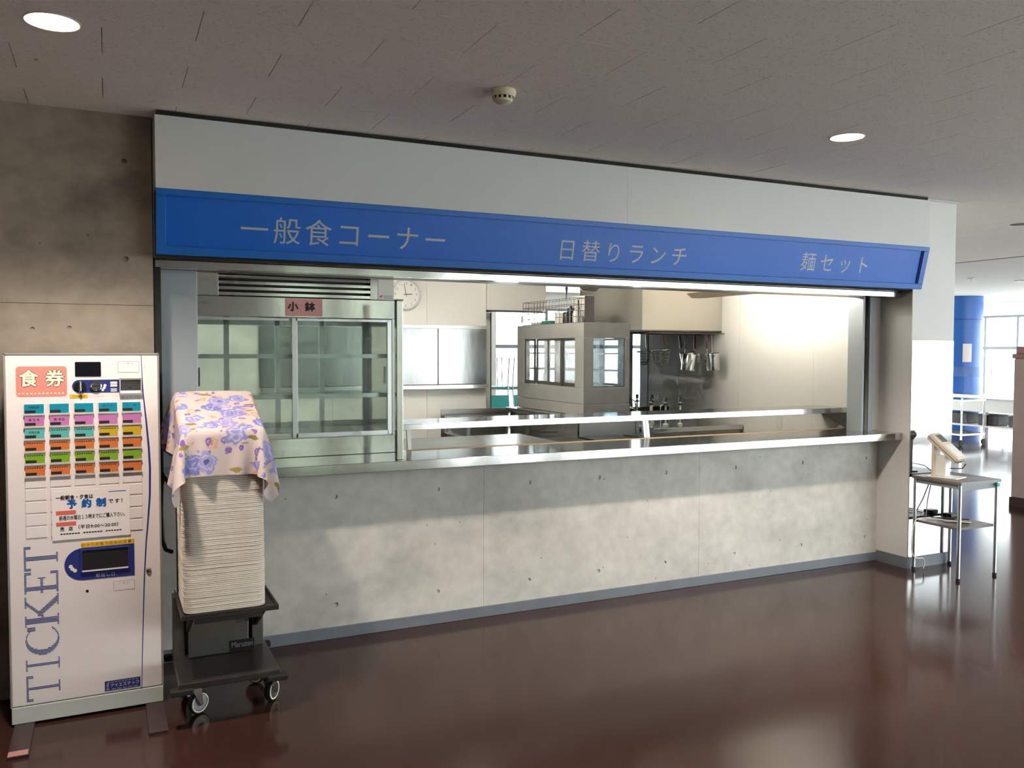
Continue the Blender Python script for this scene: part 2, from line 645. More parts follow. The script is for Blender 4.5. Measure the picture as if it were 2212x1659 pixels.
def letters(mb, s, O, U, V, w, h, m=0, bold=0, natural=True):
    """flat lettering whose bounding box starts at O (lower left) and spans w along U and h along V"""
    O, U, V = Vector(O), Vector(U).normalized(), Vector(V).normalized()
    vs, fs = glyphs(s)
    ext = vs.max(0) - vs.min(0)
    if natural and len(s) > 1 and h:
        v2, _ = glyphs(s, 1.3)
        e2 = v2.max(0) - v2.min(0)
        want = w / h * ext[1]
        sp = 1 + .3 * (want - ext[0]) / max(1e-6, e2[0] - ext[0])
        sp = max(1.0, min(2.2, sp))
        vs, fs = glyphs(s, sp)
        ext = vs.max(0) - vs.min(0)
    lo = vs.min(0)
    sx = w / max(ext[0], 1e-6)
    sy = h / ext[1] if h else sx
    Nn = U.cross(V)
    offs = [(0, 0)]
    if bold:
        offs = [(0, 0), (bold, 0), (-bold, 0), (0, bold), (0, -bold)]
    for k, (dx, dy) in enumerate(offs):
        mb.add([O + U * (float((q[0] - lo[0]) * sx) + dx) + V * (float((q[1] - lo[1]) * sy) + dy) + Nn * (k * .00006) for q in vs], fs, m)
    return mb


def char_row(s, O, U, V, w, h):
    """one mesh per character, full-width cells, row fitted into w x h"""
    O, U, V = Vector(O), Vector(U).normalized(), Vector(V).normalized()
    g = [glyphs(ch) for ch in s]
    lo = min(q[0][:, 1].min() for q in g)
    hi = max(q[0][:, 1].max() for q in g)
    k = h / (hi - lo)
    l0, rN = g[0][0][:, 0].min(), g[-1][0][:, 0].max()
    pitch = (w / k - (rN - l0)) / max(1, len(s) - 1)
    out = []
    for i, (vs, fs) in enumerate(g):
        mb = MB()
        mb.add([O + U * float(k * (q[0] - l0 + pitch * i)) + V * float(k * (q[1] - lo)) for q in vs], fs)
        out.append(mb)
    return out


UX, UZ = (1, 0, 0), (0, 0, 1)
MY0 = Matrix.Rotation(math.radians(90), 4, 'X')

# ================================================================== THE SETTING
XR = 5.275          # face of the return wall right of the counter
# floor
fl = struct(MB().box(-4, XW, YB, YF, -.12, 0).build('floor', 'floor_sheet'), 'polished brown sheet floor')
struct(B(-60, 80, -70, 80, -.5, -.3).build('ground_outside', 'exterior_paving'))

# ceiling: rock-wool boards 606 x 303 in running bond under a dark backing
CE = 2.70
ce = shell('ceiling', (0, 0, CE), 'speckled grey ceiling boards in staggered rows')
B(-4, 9.65, YB, YF, CE + .012, CE + .12).build('backing', 'joint_dark', ce)
tiles = []
row0 = 2.98
for j in range(-30, 60):
    y = row0 + .303 * j
    if y < YB or y + .303 > YF:
        continue
    x = -4.0 + (.303 if j % 2 else 0) - (-4.0 + (.303 if j % 2 else 0) - (.303 if j % 2 == 0 else 0)) % .606
    while x < 9.65:
        x0, x1 = max(x, -4), min(x + .606, 9.65)
        if x1 - x0 > .05:
            tiles.append((x0, x1, y, y + .303))
        x += .606
full = None
vis, rest = [], []
for t in tiles:
    c3 = ((t[0] + t[1]) / 2, (t[2] + t[3]) / 2, CE)
    q = pix(c3)
    ok = q and -80 < q[0] < 2290 and -60 < q[1] < 700 and (c3[1] < 4.5 or c3[0] > 5.5) and abs(t[1] - t[0] - .606) < .01
    (vis if ok else rest).append((Vector(c3).length, t))
vis.sort()
rest += vis[300:]
vis = vis[:300]
me_t = None
for d, t in vis:
    if me_t is None:
        o = MB().box(-.3018, .3018, -.1513, .1513, 0, .012).build('ceiling_tile', 'ceiling_board', None, bevel=.0012)
        o.parent = ce
        me_t = o.data
    else:
        o = bpy.data.objects.new('ceiling_tile', me_t)
        COL.objects.link(o)
        o.parent = ce
    o.location = ((t[0] + t[1]) / 2, (t[2] + t[3]) / 2, 0)
mb = MB()
for d, t in rest:
    mb.box(t[0] + .0012, t[1] - .0012, t[2] + .0002, t[3] - .0002, CE, CE + .012)
o = mb.build('ceiling_tile_field', 'ceiling_board', ce)
o['kind'] = 'stuff'
cw = shell('ceiling_dining', (0, 0, CE), 'white plaster ceiling of the dining area by the windows')
B(9.66, XW, YB, YF, CE + .005, CE + .12).build('ceiling_panel', 'plaster_white', cw)
B(9.645, 9.665, YB, YF, CE - .004, CE + .06).build('edge_strip', 'joint_dark', cw)

# outer walls
struct(B(-4.2, -4, YB, YF, 0, CE + .1).build('wall_west', 'plaster_white'))


def window_wall(tagname, x0, x1, const, axis, openings, zs=(.12, 2.397)):
    """wall along an axis with framed four-pane windows in the given openings"""
    w = shell('wall_' + tagname, (0, 0, 0))
    th = .2

    def bx(a0, a1, z0, z1, mb):
        if axis == 'x':
            mb.box(a0, a1, const if const > 0 else const - th, const + th if const > 0 else const, z0, z1)
        else:
            mb.box(const, const + th, a0, a1, z0, z1)

    mb = MB()
    bx(x0, x1, zs[1], CE + .1, mb)
    bx(x0, x1, -.05, zs[0], mb)
    cur = x0
    for a, b2 in openings:
        if a - cur > .01:
            bx(cur, a, zs[0], zs[1], mb)
        cur = b2
    if x1 - cur > .01:
        bx(cur, x1, zs[0], zs[1], mb)
    mb.build('wall_panel', 'plaster_white', w)
    return w


def window_unit(n, a, b2, const, axis, zs=(.12, 2.397), bar=1.66, cols=2):
    w = shell('window_%d' % n, ((0, 0, 0)))
    t = .045
    d0, d1 = (const + .03, const + .09) if const > 0 else (const - .09, const - .03)

    def bx(a0, a1, z0, z1, mb, e0=d0, e1=d1):
        if axis == 'x':
            mb.box(a0, a1, e0, e1, z0, z1)
        else:
            mb.box(e0, e1, a0, a1, z0, z1)

    mb = MB()
    bx(a, b2, zs[0], zs[0] + t, mb)
    bx(a, b2, zs[1] - t, zs[1], mb)
    bx(a, b2, bar - .035, bar + .035, mb)
    for k in range(cols + 1):
        c0 = a + (b2 - a) * k / cols
        bx(max(a, c0 - t / 2), min(b2, c0 + t / 2), zs[0] + t, bar - .035, mb)
        bx(max(a, c0 - t / 2), min(b2, c0 + t / 2), bar + .035, zs[1] - t, mb)
    mb.build('window_frame', 'window_grey', w)
    mid = (d0 + d1) / 2
    for k in range(cols):
        c0, c1 = a + (b2 - a) * k / cols + .02, a + (b2 - a) * (k + 1) / cols - .02
        for z0, z1 in ((zs[0] + .04, bar - .03), (bar + .03, zs[1] - .04)):
            pb = MB()
            bx(c0, c1, z0, z1, pb, mid - .003, mid + .003)
            pb.build('pane', 'pane_clear', w)
    return w


wn = 1
P_ = .777
ops = []
y = 13.10 - P_ * 2 * 13
while y < YF - .4:
    if y > YB + .3 and y + 2 * P_ < YF + .06:
        ops.append((y, y + 2 * P_))
    y += 2 * P_
window_wall('east', YB, YF, XW, 'y', [(ops[0][0], ops[-1][1])])
for a, b2 in ops:
    window_unit(wn, a, b2, XW, 'y')
    wn += 1
# wall behind the camera: narrow windows at the left, wide glazing at the right
ops = [(2.0 + .95 * k, 2.0 + .95 * k + .6) for k in range(4)] + [(5.9 + 1.62 * k, 5.9 + 1.62 * k + 1.45) for k in range(7)]
window_wall('south', -4, XW, YB, 'x', ops, (.08, 2.6))
for a, b2 in ops:
    window_unit(wn, a, b2, YB, 'x', zs=(.08, 2.6), cols=1 if b2 - a < 1 else 2)
    wn += 1
# back wall of the dining room behind the kitchen
ops = [(4.2 + 2.4 * k, 4.2 + 2.4 * k + 2.2) for k in range(6)]
window_wall('north', -4, XW, YF, 'x', ops)
for a, b2 in ops:
    window_unit(wn, a, b2, YF, 'x')
    wn += 1

def drilled(o, holes, y, r, depth=.007):
    """cut shallow round form-tie holes into a panel's face"""
    off = Vector(o.parent.get('_o', (0, 0, 0)))
    mb = MB()
    for x, z in holes:
        mb.cyl((x - off.x, y - .01 - off.y, z - off.z), (x - off.x, y + depth - off.y, z - off.z), r * 1.08, r * .92, n=20)
    if not holes:
        return o
    cut = mb.build('cutter', 'concrete')
    cut.location = Vector(cut['_o'])
    md = o.modifiers.new('holes', 'BOOLEAN')
    md.object = cut
    md.solver = 'EXACT'
    dg = bpy.context.evaluated_depsgraph_get()
    me = bpy.data.meshes.new_from_object(o.evaluated_get(dg))
    o.modifiers.clear()
    o.data = me
    bpy.data.objects.remove(cut)
    return o


hb = MB()
rs_ = np.random.RandomState(5)
nxh, nzh = 60, 22
hv, hf = [], []
for i in range(nzh + 1):
    for j in range(nxh + 1):
        t_ = i / nzh
        yh = YB - 2.6 - .5 * math.sin(math.pi * min(1, t_ * 1.0)) * 0 + (.0 if t_ < .75 else -(t_ - .75) * 3.2)
        zh = -.3 + 4.2 * min(1, t_ / .8)
        hv.append((-3 + 8.2 * j / nxh + rs_.uniform(-.06, .06), yh + rs_.uniform(-.16, .16), zh + rs_.uniform(-.08, .08)))
for i in range(nzh):
    for j in range(nxh):
        a_ = i * (nxh + 1) + j
        hf.append((a_, a_ + 1, a_ + nxh + 2, a_ + nxh + 1))
mat('hedge_leaf', (140, 146, 130), .8, noise=.35, nscale=9)
hg = hb.add(hv, hf).build('hedge', 'hedge_leaf')
tag(hg, 'tall clipped hedge outside the front windows', 'hedge')


# concrete wall left of the counter (two pours with a joint, tie-hole plugs)
wl = shell('wall_left', (0, 0, 0), 'stained concrete wall behind the ticket machine')
drilled(B(-4, .205, 4.44, 4.60, 0, 1.8055).build('concrete_panel', 'concrete_wall', wl), [(-.305, 1.69), (-.155, 1.697)], 4.44, .009)
drilled(B(-4, .205, 4.44, 4.60, 1.8075, CE).build('concrete_panel', 'concrete_wall', wl), [(.086, 2.48), (.086, 2.025)], 4.44, .013, .012)
B(-4, .205, 4.446, 4.59, 1.80, 1.81).build('joint', 'joint_dark', wl)


# low concrete wall under the counter
YWC = 4.624
wc = shell('wall_counter', (0, 0, 0), 'pale concrete wall under the serving counter')
HX = (1.123, 1.722, 2.317, 2.812, 3.326, 3.908, 4.52, 5.152)
for a, b2 in ((.21, .42), (.42, 2.014), (2.014, 3.603), (3.603, XR)):
    drilled(B(a + .0008, b2 - .0008, YWC, YWC + .18, 0, .9425).build('concrete_panel', 'concrete', wc), [(x, z) for x in HX for z in (.79, .188) if a < x < b2], YWC, .0135)
B(.21, XR, YWC + .02, YWC + .17, 0, .94).build('backing', 'joint_dark', wc)
o = struct(B(.21, XR, YWC - .007, YWC, 0, .066).build('baseboard_counter', 'baseboard_vinyl', bevel=.003))

# fascia box over the opening, two boards with a seam, dark gap under the ceiling
fa = shell('wall_fascia', (0, 0, 0), 'white boarded fascia above the blue sign')
for a, b2 in ((.214, 2.7815), (2.7825, 5.354)):
    B(a, b2, 4.275, 4.45, 2.338, 2.676).build('fascia_panel', 'fascia_white', fa)
B(.222, 5.346, 4.287, 4.46, 2.36, CE).build('backing', 'shadow_gap', fa)
B(.21, XR, 4.46, 4.70, 2.036, CE).build('lintel', 'fascia_white', fa)
B(.214, 5.35, 4.345, 4.46, 2.036, 2.36).build('sign_backing', 'shadow_gap', fa)

# pillar at the right end and the kitchen's right wall behind it
pw = shell('wall_pillar', (0, 0, 0), 'white pillar at the right end of the counter')
B(XR, 5.722, 4.341, 7.77, 0, CE).build('pillar', 'pillar_white', pw, bevel=.003)
B(XR - .002, 5.74, 4.325, 4.345, CE - .012, CE + .004).build('ceiling_trim', 'alu', pw)
o = struct(MB().box(XR - .006, XR, 4.341, YWC - .007, 0, .083).box(XR - .006, 5.728, 4.335, 4.341, 0, .083).box(5.722, 5.728, 4.341, 7.77, 0, .083).build('baseboard_pillar', 'baseboard_vinyl'))
st = B(XR + .004, 5.722, 4.3385, 4.3412, .084, 1.672).build('wall_protection_sheet', 'steel_sheet')
tag(st, 'mirror bright steel sheet covering the lower pillar front', 'metal sheet')
B(XR + .0005, XR + .005, 4.337, 4.3415, .084, 1.672).build('edge_trim', 'steel_dull', st)

# jambs either side of the opening with the shutter guides
jl = shell('wall_jamb_left', (0, 0, 0))
B(.245, .42, YWC, YWC + .11, .995, 2.04).build('jamb_panel', 'jamb_paint', jl, bevel=.002)
B(.205, .24, 4.46, 4.62, .945, 2.04).build('guide_recess', 'shadow_gap', jl)
jr = shell('wall_jamb_right', (0, 0, 0))
B(5.16, XR, YWC, YWC + .14, .995, 2.04).build('jamb_panel', 'pillar_white', jr, bevel=.002)
B(5.155, 5.20, YWC - .012, YWC, .995, 2.04).build('guide_strip', 'jamb_paint', jr)
B(5.118, 5.155, YWC + .02, YWC + .14, .995, 2.04).build('guide_channel', 'alu', jr)
B(5.118, 5.13, YWC + .004, YWC + .02, .995, 2.04).build('guide_slot', 'shadow_gap', jr)
B(5.098, 5.118, YWC + .0, YWC + .14, .995, 2.04).build('guide_channel', 'jamb_paint', jr)

# kitchen shell
kr = shell('wall_kitchen_right', (0, 0, 0), 'cream panel wall on the right side of the kitchen')
yy = [4.80, 5.267, 6.177, 7.087, 7.63]
for a, b2 in zip(yy[:-1], yy[1:]):
    B(5.25, XR, a + .0012, b2 - .0012, 0, 2.6).build('wall_panel', 'cream_panel', kr)
B(5.236, XR, 7.63, 7.77, 0, 2.6).build('corner_trim', 'jamb_paint', kr)
kb = shell('wall_kitchen_back', (0, 0, 0), 'cream panel wall with the clock at the back of the kitchen')
for a, b2 in ((-.6, .94), (.94, 1.85), (1.85, 2.76), (2.76, 3.378)):
    B(a + .0012, b2 - .0012, 7.70, 7.78, 0, 2.6).build('wall_panel', 'cream_panel', kb)
B(3.385, 4.02, 7.66, 7.80, 1.99, 2.6).build('lintel_panel', 'cream_panel', kb)
B(3.385, 4.02, 7.66, 7.80, 1.972, 1.986).build('door_track', 'steel_dark', kb)
B(4.97, 5.07, 7.66, 7.8, 0, 2.6).build('corner_post', 'jamb_paint', kb)
B(-.6, 5.25, 7.80, 7.84, 2.3, 2.6).build('lintel_back', 'cream_panel', kb)
struct(B(-.6, 5.24, 4.81, 7.69, 0, .002).build('floor_kitchen', 'kitchen_floor'))
struct(B(-.7, -.6, 4.6, 7.84, 0, 2.6).build('wall_kitchen_left', 'cream_panel'))
struct(B(-.6, XR, 4.60, 7.84, 2.6, 2.69).build('ceiling_kitchen', 'plaster_white'))

# ================================================================== SIGN, RAIL, COUNTER
A_ = Vector((0, 4.276, 2.343))
B_ = Vector((0, 4.341, 2.045))
SV = (B_ - A_).normalized()                       # down the sloping face
SN = Vector((1, 0, 0)).cross(-SV)                 # out of the face, toward the hall
SL = (B_ - A_).length


def sp(x, d, n=0.0):
    return Vector((x, 0, 0)) + A_ + SV * d + SN * n


sg = thing('counter_sign', 'long blue sign board with white lettering sloping above the serving counter', 'sign', (2.78, 4.3, 2.045))


def slab(x0, x1, d0, d1, n0, n1):
    mb = MB()
    mb.prism([sp(x0, d0, n0), sp(x1, d0, n0), sp(x1, d1, n0), sp(x0, d1, n0)], SN * (n1 - n0))
    return mb


SX0, SX1 = .214, 5.352
slab(SX0, SX1, 0, .030, -.03, .012).build('frame_rail', 'sign_blue_frame', sg, bevel=.002)
slab(SX0, SX1, SL - .040, SL, -.03, .012).build('frame_rail', 'sign_blue_frame', sg, bevel=.002)
slab(SX0, SX0 + .042, .030, SL - .040, -.03, .012).build('frame_stile', 'sign_blue_frame', sg, bevel=.002)
slab(SX1 - .05, SX1, .030, SL - .040, -.03, .012).build('frame_stile', 'sign_blue_frame', sg, bevel=.002)
slab(SX0 + .042, SX1 - .05, .030, SL - .040, -.03, -.004).build('panel', 'sign_blue', sg)
slab(SX1 - .058, SX1 - .05, .034, SL - .044, -.004, .004).build('reveal', 'print_navy', sg)
for txt, x0, x1, d0, d1 in (('一般食コーナー', .595, 1.651, .097, .228), ('日替りランチ', 2.36, 3.245, .111, .232), ('麺セット', 4.18, 4.787, .095, .218)):
    for mb in char_row(txt, sp(x0, d1, -.0032), UX, -SV, x1 - x0, d1 - d0):
        mb.build('letter', 'sign_letter', sg)

rl = thing('shutter_rail', 'long stainless shutter rail under the blue sign', 'rail', (2.7, 4.5, 1.99))
B(.214, 5.272, 4.425, 4.452, 2.030, 2.044).build('upper_strip', 'steel', rl, bevel=.0015)
B(.214, 5.272, 4.425, 4.48, 1.990, 2.0265).build('front_strip', 'steel', rl, bevel=.0015)
B(.214, 5.272, 4.434, 4.48, 2.0262, 2.0302).build('groove', 'shadow_gap', rl)
B(.214, 5.272, 4.48, 4.53, 1.996, 2.036).build('back_strip', 'steel_dull', rl)
B(.214, 5.272, 4.57, 4.70, 1.996, 2.036).build('inner_strip', 'steel_dull', rl)

ct = thing('serving_counter', 'long stainless steel serving counter top over the concrete wall', 'counter', (2.7, 4.6, .943))
B(.24, 5.272, 4.405, 4.88, .943, .995).build('worktop', 'steel', ct, bevel=.002)
B(1.61, 5.14, 4.846, 4.864, .995, .9985).build('edge_strip', 'beige_strip', ct)

# ------------------------------------------------ refrigerated display case on the counter
YC = 4.80
dc = thing('refrigerated_display_case', 'stainless display fridge with two sliding glass doors on the counter', 'display fridge', (.93, 5.05, .995))
X0, X1 = .345, 1.526
B(X0, X1, YC, 5.36, .9955, 1.100).build('base_panel', 'steel', dc, bevel=.002)
B(X0, X1, YC, 5.36, 1.776, 1.884).build('header_panel', 'steel', dc, bevel=.002)
B(X0, X0 + .03, YC, 5.36, 1.1, 1.776).build('side_panel', 'steel_dull', dc)
B(X1 - .02, X1, YC, 5.36, 1.1, 1.776).build('side_panel', 'steel', dc)
B(X0, X1 - .01, YC + .30, 5.36, 1.884, 2.05).build('compressor_housing', 'steel_dull', dc)
B(X0, .543, YC, YC + .30, 1.886, 2.05).build('vent_cheek', 'steel_brushed', dc, bevel=.001)
B(1.377, 1.42, YC, YC + .30, 1.886, 2.05).build('vent_cheek', 'steel_brushed', dc, bevel=.001)
B(.543, 1.377, YC + .05, YC + .06, 1.886, 2.05).build('vent_back', 'black', dc)
for k in range(5):
    z = 1.890 + k * .0305
    mb = MB()
    mb.prism([(.543, YC, z), (.543, YC, z + .016), (.543, YC + .045, z + .024), (.543, YC + .045, z + .008)], (.834, 0, 0))
    mb.build('louvre', 'steel', dc)
lb = B(1.422, 1.517, YC - .001, YC + .30, 1.886, 2.05).build('rating_plate', 'white_plastic', dc, bevel=.001)
mb = MB()
mb.lathe([(0, .0), (.011, 0)], Matrix.Translation((1.44, YC - .0015, 1.906)) @ Matrix.Rotation(math.radians(90), 4, 'X') @ Matrix.Rotation(.5, 4, 'Z') @ Matrix.Diagonal((1, .55, 1, 1)), 16)
mb.build('emblem', 'print_red', lb)
mb = MB()
for k in range(3):
    mb.box(1.456, 1.512 - .008 * (k % 2), YC - .0016, YC - .0012, 1.895 + k * .007, 1.898 + k * .007)
mb.build('fine_print', 'print_grey', lb)
# inside: floor pan, shelves, back frame
B(X0 + .03, X1 - .02, YC + .02, 5.34, 1.10, 1.118).build('floor_pan', 'steel_brushed', dc)
for z in (1.33, 1.56):
    s_ = B(X0 + .035, X1 - .025, YC + .09, 5.30, z, z + .006).build('shelf', 'pane_case', dc)
    B(X0 + .035, X1 - .025, YC + .085, YC + .1, z - .012, z + .012).build('shelf_edge', 'alu', s_)
mb = MB()
for a in (X0 + .03, .63, .93, 1.20, X1 - .05):
    mb.box(a, a + .03, 5.33, 5.355, 1.118, 1.776)
mb.box(X0 + .03, X1 - .02, 5.33, 5.355, 1.745, 1.776).box(X0 + .03, X1 - .02, 5.33, 5.355, 1.118, 1.15)
mb.build('back_frame', 'alu', dc)
B(X0 + .05, X1 - .03, 5.341, 5.345, 1.15, 1.745).build('back_glass', 'pane_case', dc)
for nm, a, b2, yd in (('front', .93, 1.505, YC + .004), ('rear', X0 + .03, .962, YC + .032)):
    fr = MB()
    fr.box(a, a + (.03 if nm == 'front' else .02), yd, yd + .022, 1.104, 1.772).box(b2 - .026, b2, yd, yd + .022, 1.104, 1.772)
    fr.box(a + .02, b2 - .02, yd, yd + .022, 1.104, 1.128).box(a + .02, b2 - .02, yd, yd + .022, 1.757, 1.772)
    dr = fr.build('sliding_door', 'alu', dc, bevel=.001)
    B(a + .02, b2 - .02, yd + .008, yd + .013, 1.12, 1.765).build('glass', 'pane_case', dr)
    hx = b2 - .05 if nm == 'front' else a + .06
    B(hx, hx + .012, yd - .002, yd, 1.40, 1.50).build('finger_pull', 'steel_dark', dr)

pk = B(.893, 1.098, YC - .004, YC - .0005, 1.783, 1.881).build('menu_card', 'pink_card')
tag(pk, 'pink card with black brush lettering stuck on the display fridge header', 'sign')
mb = MB()
letters(mb, '小鉢', (.907, YC - .0045, 1.812), UX, UZ, .15, .05, bold=.0022)
mb.build('lettering', 'print_black', pk)

o = B(1.425, 1.462, 4.462, 4.500, .995, 1.865).build('steel_post', 'steel', bevel=.003)
tag(o, 'square stainless post standing on the counter beside the display fridge', 'post')
B(1.422, 1.465, 4.459, 4.503, 1.865, 1.872).build('cap', 'steel_dull', o, bevel=.002)

# ------------------------------------------------ sneeze guard with its shelf
gd = thing('sneeze_guard', 'stainless sneeze guard shelf with slanted glass along the counter', 'sneeze guard', (3.3, 4.95, .995))
B(1.532, 5.245, 4.872, 5.20, 1.149, 1.153).build('shelf_top', 'steel', gd)
B(1.532, 5.245, 4.872, 4.890, 1.115, 1.149).build('front_rail', 'steel', gd, bevel=.0015)
B(1.532, 5.245, 5.185, 5.20, 1.12, 1.149).build('back_rail', 'steel_dull', gd)


def slant(x0, x1, mb=None, t=.006):
    mb = mb or MB()
    mb.prism([(x0, 4.862, .9995), (x0, 4.868 + t, .9995), (x0, 4.884 + t, 1.116), (x0, 4.884, 1.116)], (x1 - x0, 0, 0))
    return mb


slant(1.622, 1.645, t=.02).build('post', 'steel_brushed', gd)
slant(3.318, 3.338, t=.02).build('post', 'alu', gd)
slant(3.342, 3.364, t=.02).build('post', 'alu', gd)
slant(1.645, 3.318).build('glass', 'pane_clear', gd)
slant(3.364, 3.765).build('glass', 'pane_clear', gd)
MB().prism([(5.236, 4.90, 1.118), (5.236, 5.17, 1.118), (5.236, 4.90, .9995), (5.236, 4.885, .9995), (5.236, 4.885, 1.118)], (.006, 0, 0)).build('end_bracket', 'steel_dull', gd)

# cold table behind the counter
cb = thing('cold_table', 'stainless cold table behind the sneeze guard', 'work table', (2.1, 5.3, 0))
B(1.45, 2.78, 4.90, 5.72, .93, .972).build('worktop', 'steel_brushed', cb, bevel=.003)
B(1.47, 2.76, 4.92, 5.68, 0, .93).build('body', 'steel_dull', cb)
for a in (1.5, 2.1):
    d_ = B(a, a + .56, 5.68, 5.70, .15, .88).build('door', 'steel_brushed', cb, bevel=.003)
    B(a + .5, a + .52, 5.70, 5.725, .5, .7).build('handle', 'black', d_)
gr = thing('griddle_range', 'dark topped griddle range standing behind the sneeze guard', 'cooker', (3.5, 5.62, 0))
B(2.86, 4.16, 5.34, 5.92, 0, .86).build('body', 'steel_dull', gr)
B(2.85, 4.17, 5.33, 5.93, .86, .90).build('cooktop', 'steel_dark', gr, bevel=.004)
for x in (2.93, 3.36, 3.79):
    B(x, x + .34, 5.40, 5.86, .9005, .912).build('griddle_plate', 'black', gr, bevel=.004)
for x in (3.0, 3.4, 3.8):
    MB().lathe([(.022, 0), (.022, .02), (.016, .026), (0, .026)], Matrix.Translation((x, 5.34, .78)) @ MY0, 16).build('knob', 'black', gr, smooth=True)
ut = B(2.82, 5.10, 4.90, 5.20, .55, .58).build('undershelf', 'steel_dull')
tag(ut, 'steel shelf fixed low behind the counter at its right half', 'shelf')
for a in (2.86, 3.96, 5.04):
    B(a, a + .03, 5.0, 5.03, 0, .55).build('leg', 'steel_dull', ut)

# ================================================================== TICKET MACHINE
YM = 4.09
tm = thing('ticket_vending_machine', 'tall white meal ticket vending machine with coloured buttons by the concrete wall', 'vending machine', (-.09, 4.25, 0))
B(-.385, .205, YM + .022, 4.425, .014, 1.578).build('body', 'machine_side', tm, bevel=.004)
dr = B(-.384, .203, YM, YM + .022, .086, 1.574).build('front_door', 'machine_white', tm, bevel=.004)
mb = MB()
mb.box(-.389, -.384, YM - .003, YM + .03, .084, 1.579).box(.203, .208, YM - .003, YM + .03, .084, 1.579).box(-.389, .208, YM - .003, YM + .03, 1.574, 1.581)
mb.build('door_edge', 'machine_trim', dr)
B(-.386, .206, YM - .002, YM + .022, .012, .083).build('kick_plate', 'machine_grey', tm, bevel=.003)
for a in (-.376, .133):
    mb = MB()
    mb.box(a, a + .075, 3.768, 4.40, 0, .012)
    ft = mb.build('foot_plate', 'dark_brown', tm, bevel=.002)
B(-.374, -.305, 3.770, 3.815, .012, .0135).build('foot_sticker', 'pink_cap', tm)


def rrect(x0, x1, z0, z1, r, y, mb=None, m=0, n=5, t=.001):
    mb = mb or MB()
    pts = []
    for cx, cz, a0 in ((x1 - r, z1 - r, 0), (x0 + r, z1 - r, 90), (x0 + r, z0 + r, 180), (x1 - r, z0 + r, 270)):
        for k in range(n + 1):
            a = math.radians(a0 + 90 * k / n)
            pts.append((cx + r * math.cos(a), y, cz + r * math.sin(a)))
    mb.prism(pts, (0, t, 0), m)
    return mb


pl = rrect(-.345, -.156, 1.398, 1.525, .014, YM - .001).build('title_plate', 'print_pink', dr)
for ch, a in (('食', -.332), ('券', -.236)):
    mb = MB()
    letters(mb, ch, (a, YM - .0013, 1.441), UX, UZ, .068, .068, bold=.0045)
    mb.build('letter_outline', 'print_black', pl)
    mb = MB()
    letters(mb, ch, (a, YM - .0018, 1.441), UX, UZ, .068, .068, bold=.0022)
    mb.build('letter', 'print_cream', pl)
mb = MB()
for k in range(12):
    rrect(-.338 + k * .0148, -.330 + k * .0148, 1.408, 1.414, .003, YM - .0015, mb, t=.0004)
mb.build('dot_border', 'print_cream', pl)
rrect(-.125, -.025, 1.481, 1.543, .004, YM - .003, t=.003).build('display_screen', 'screen_black', dr)


def outline_box(x0, x1, z0, z1, par):
    bx_ = rrect(x0, x1, z0, z1, .006, YM - .0006, t=.0006).build('notice_frame', 'print_grey', par)
    rrect(x0 + .0015, x1 - .0015, z0 + .0015, z1 - .0015, .005, YM - .0009, t=.0004).build('notice_field', 'machine_white', bx_)
    mb = MB()
    letters(mb, 'ご案内', (x0 + .024, YM - .0012, z1 - .014), UX, UZ, .036, .008)
    mb.build('fine_print', 'print_grey', bx_)


outline_box(.041, .127, 1.496, 1.546, dr)
outline_box(.010, .096, .537, .579, dr)
# coin panel
mb = MB()
pts = [(.139, YM - .0015, 1.411), (.139, YM - .0015, 1.466)]
for k in range(13):
    a = math.radians(90 + 180 * k / 12)
    pts.append((-.1095 + .0275 * math.cos(a), YM - .0015, 1.4385 + .0275 * math.sin(a)))
mb.prism(pts, (0, .0015, 0))
cp = mb.build('coin_panel', 'print_navy', dr)
MY = Matrix.Rotation(math.radians(90), 4, 'X')
kb_ = MB().lathe([(.0235, 0), (.0235, .006), (.02, .009), (0, .009)], Matrix.Translation((-.1055, YM - .0015, 1.4385)) @ MY, 24).build('return_knob', 'black', cp, smooth=True)
B(-.110, -.101, YM - .024, YM - .009, 1.416, 1.461).build('knob_bar', 'chrome', kb_, bevel=.003)
cs = MB().lathe([(.0245, 0), (.0245, .006), (.019, .008), (.017, .004), (0, .003)], Matrix.Translation((-.046, YM - .0015, 1.4385)) @ MY, 24).build('coin_slot', 'chrome', cp, smooth=True)
B(-.060, -.032, YM - .006, YM - .0045, 1.4365, 1.4405).build('slot', 'black', cs)
mb = MB()
for k, (cx, cz) in enumerate(((-.010, 1.441), (-.013, 1.431), (-.020, 1.422))):
    mb.lathe([(0, 0), (.006, 0)], Matrix.Translation((cx, YM - .0018 - k * .0002, cz)) @ MY, 16)
mb.build('coin_marks', 'print_cream', cp)
mb = MB()
for k in range(2):
    rrect(.011, .038, 1.447 - k * .012, 1.457 - k * .012, .001, YM - .0019, mb, t=.0003)
for k in range(2):
    rrect(.012, .037, 1.422 - k * .008, 1.427 - k * .008, .001, YM - .0019, mb, t=.0003)
mb.build('banknote_marks', 'print_cream', cp)
bs = MB()
bs.box(.046, .136, YM - .012, YM, 1.464, 1.473).box(.046, .136, YM - .012, YM, 1.395, 1.407).box(.046, .051, YM - .012, YM, 1.407, 1.464).box(.131, .136, YM - .012, YM, 1.407, 1.464)
bs = bs.build('banknote_slot', 'machine_trim', dr, bevel=.001)
B(.051, .131, YM - .004, YM - .001, 1.407, 1.464).build('slot_face', 'steel_dull', bs)
MB().prism([(.051, YM - .012, 1.406), (.051, YM - .003, 1.418), (.051, YM - .002, 1.406)], (.08, 0, 0)).build('slot_lip', 'machine_white', bs)
B(.085, .093, YM - .006, YM - .004, 1.428, 1.431).build('slot', 'black', bs)


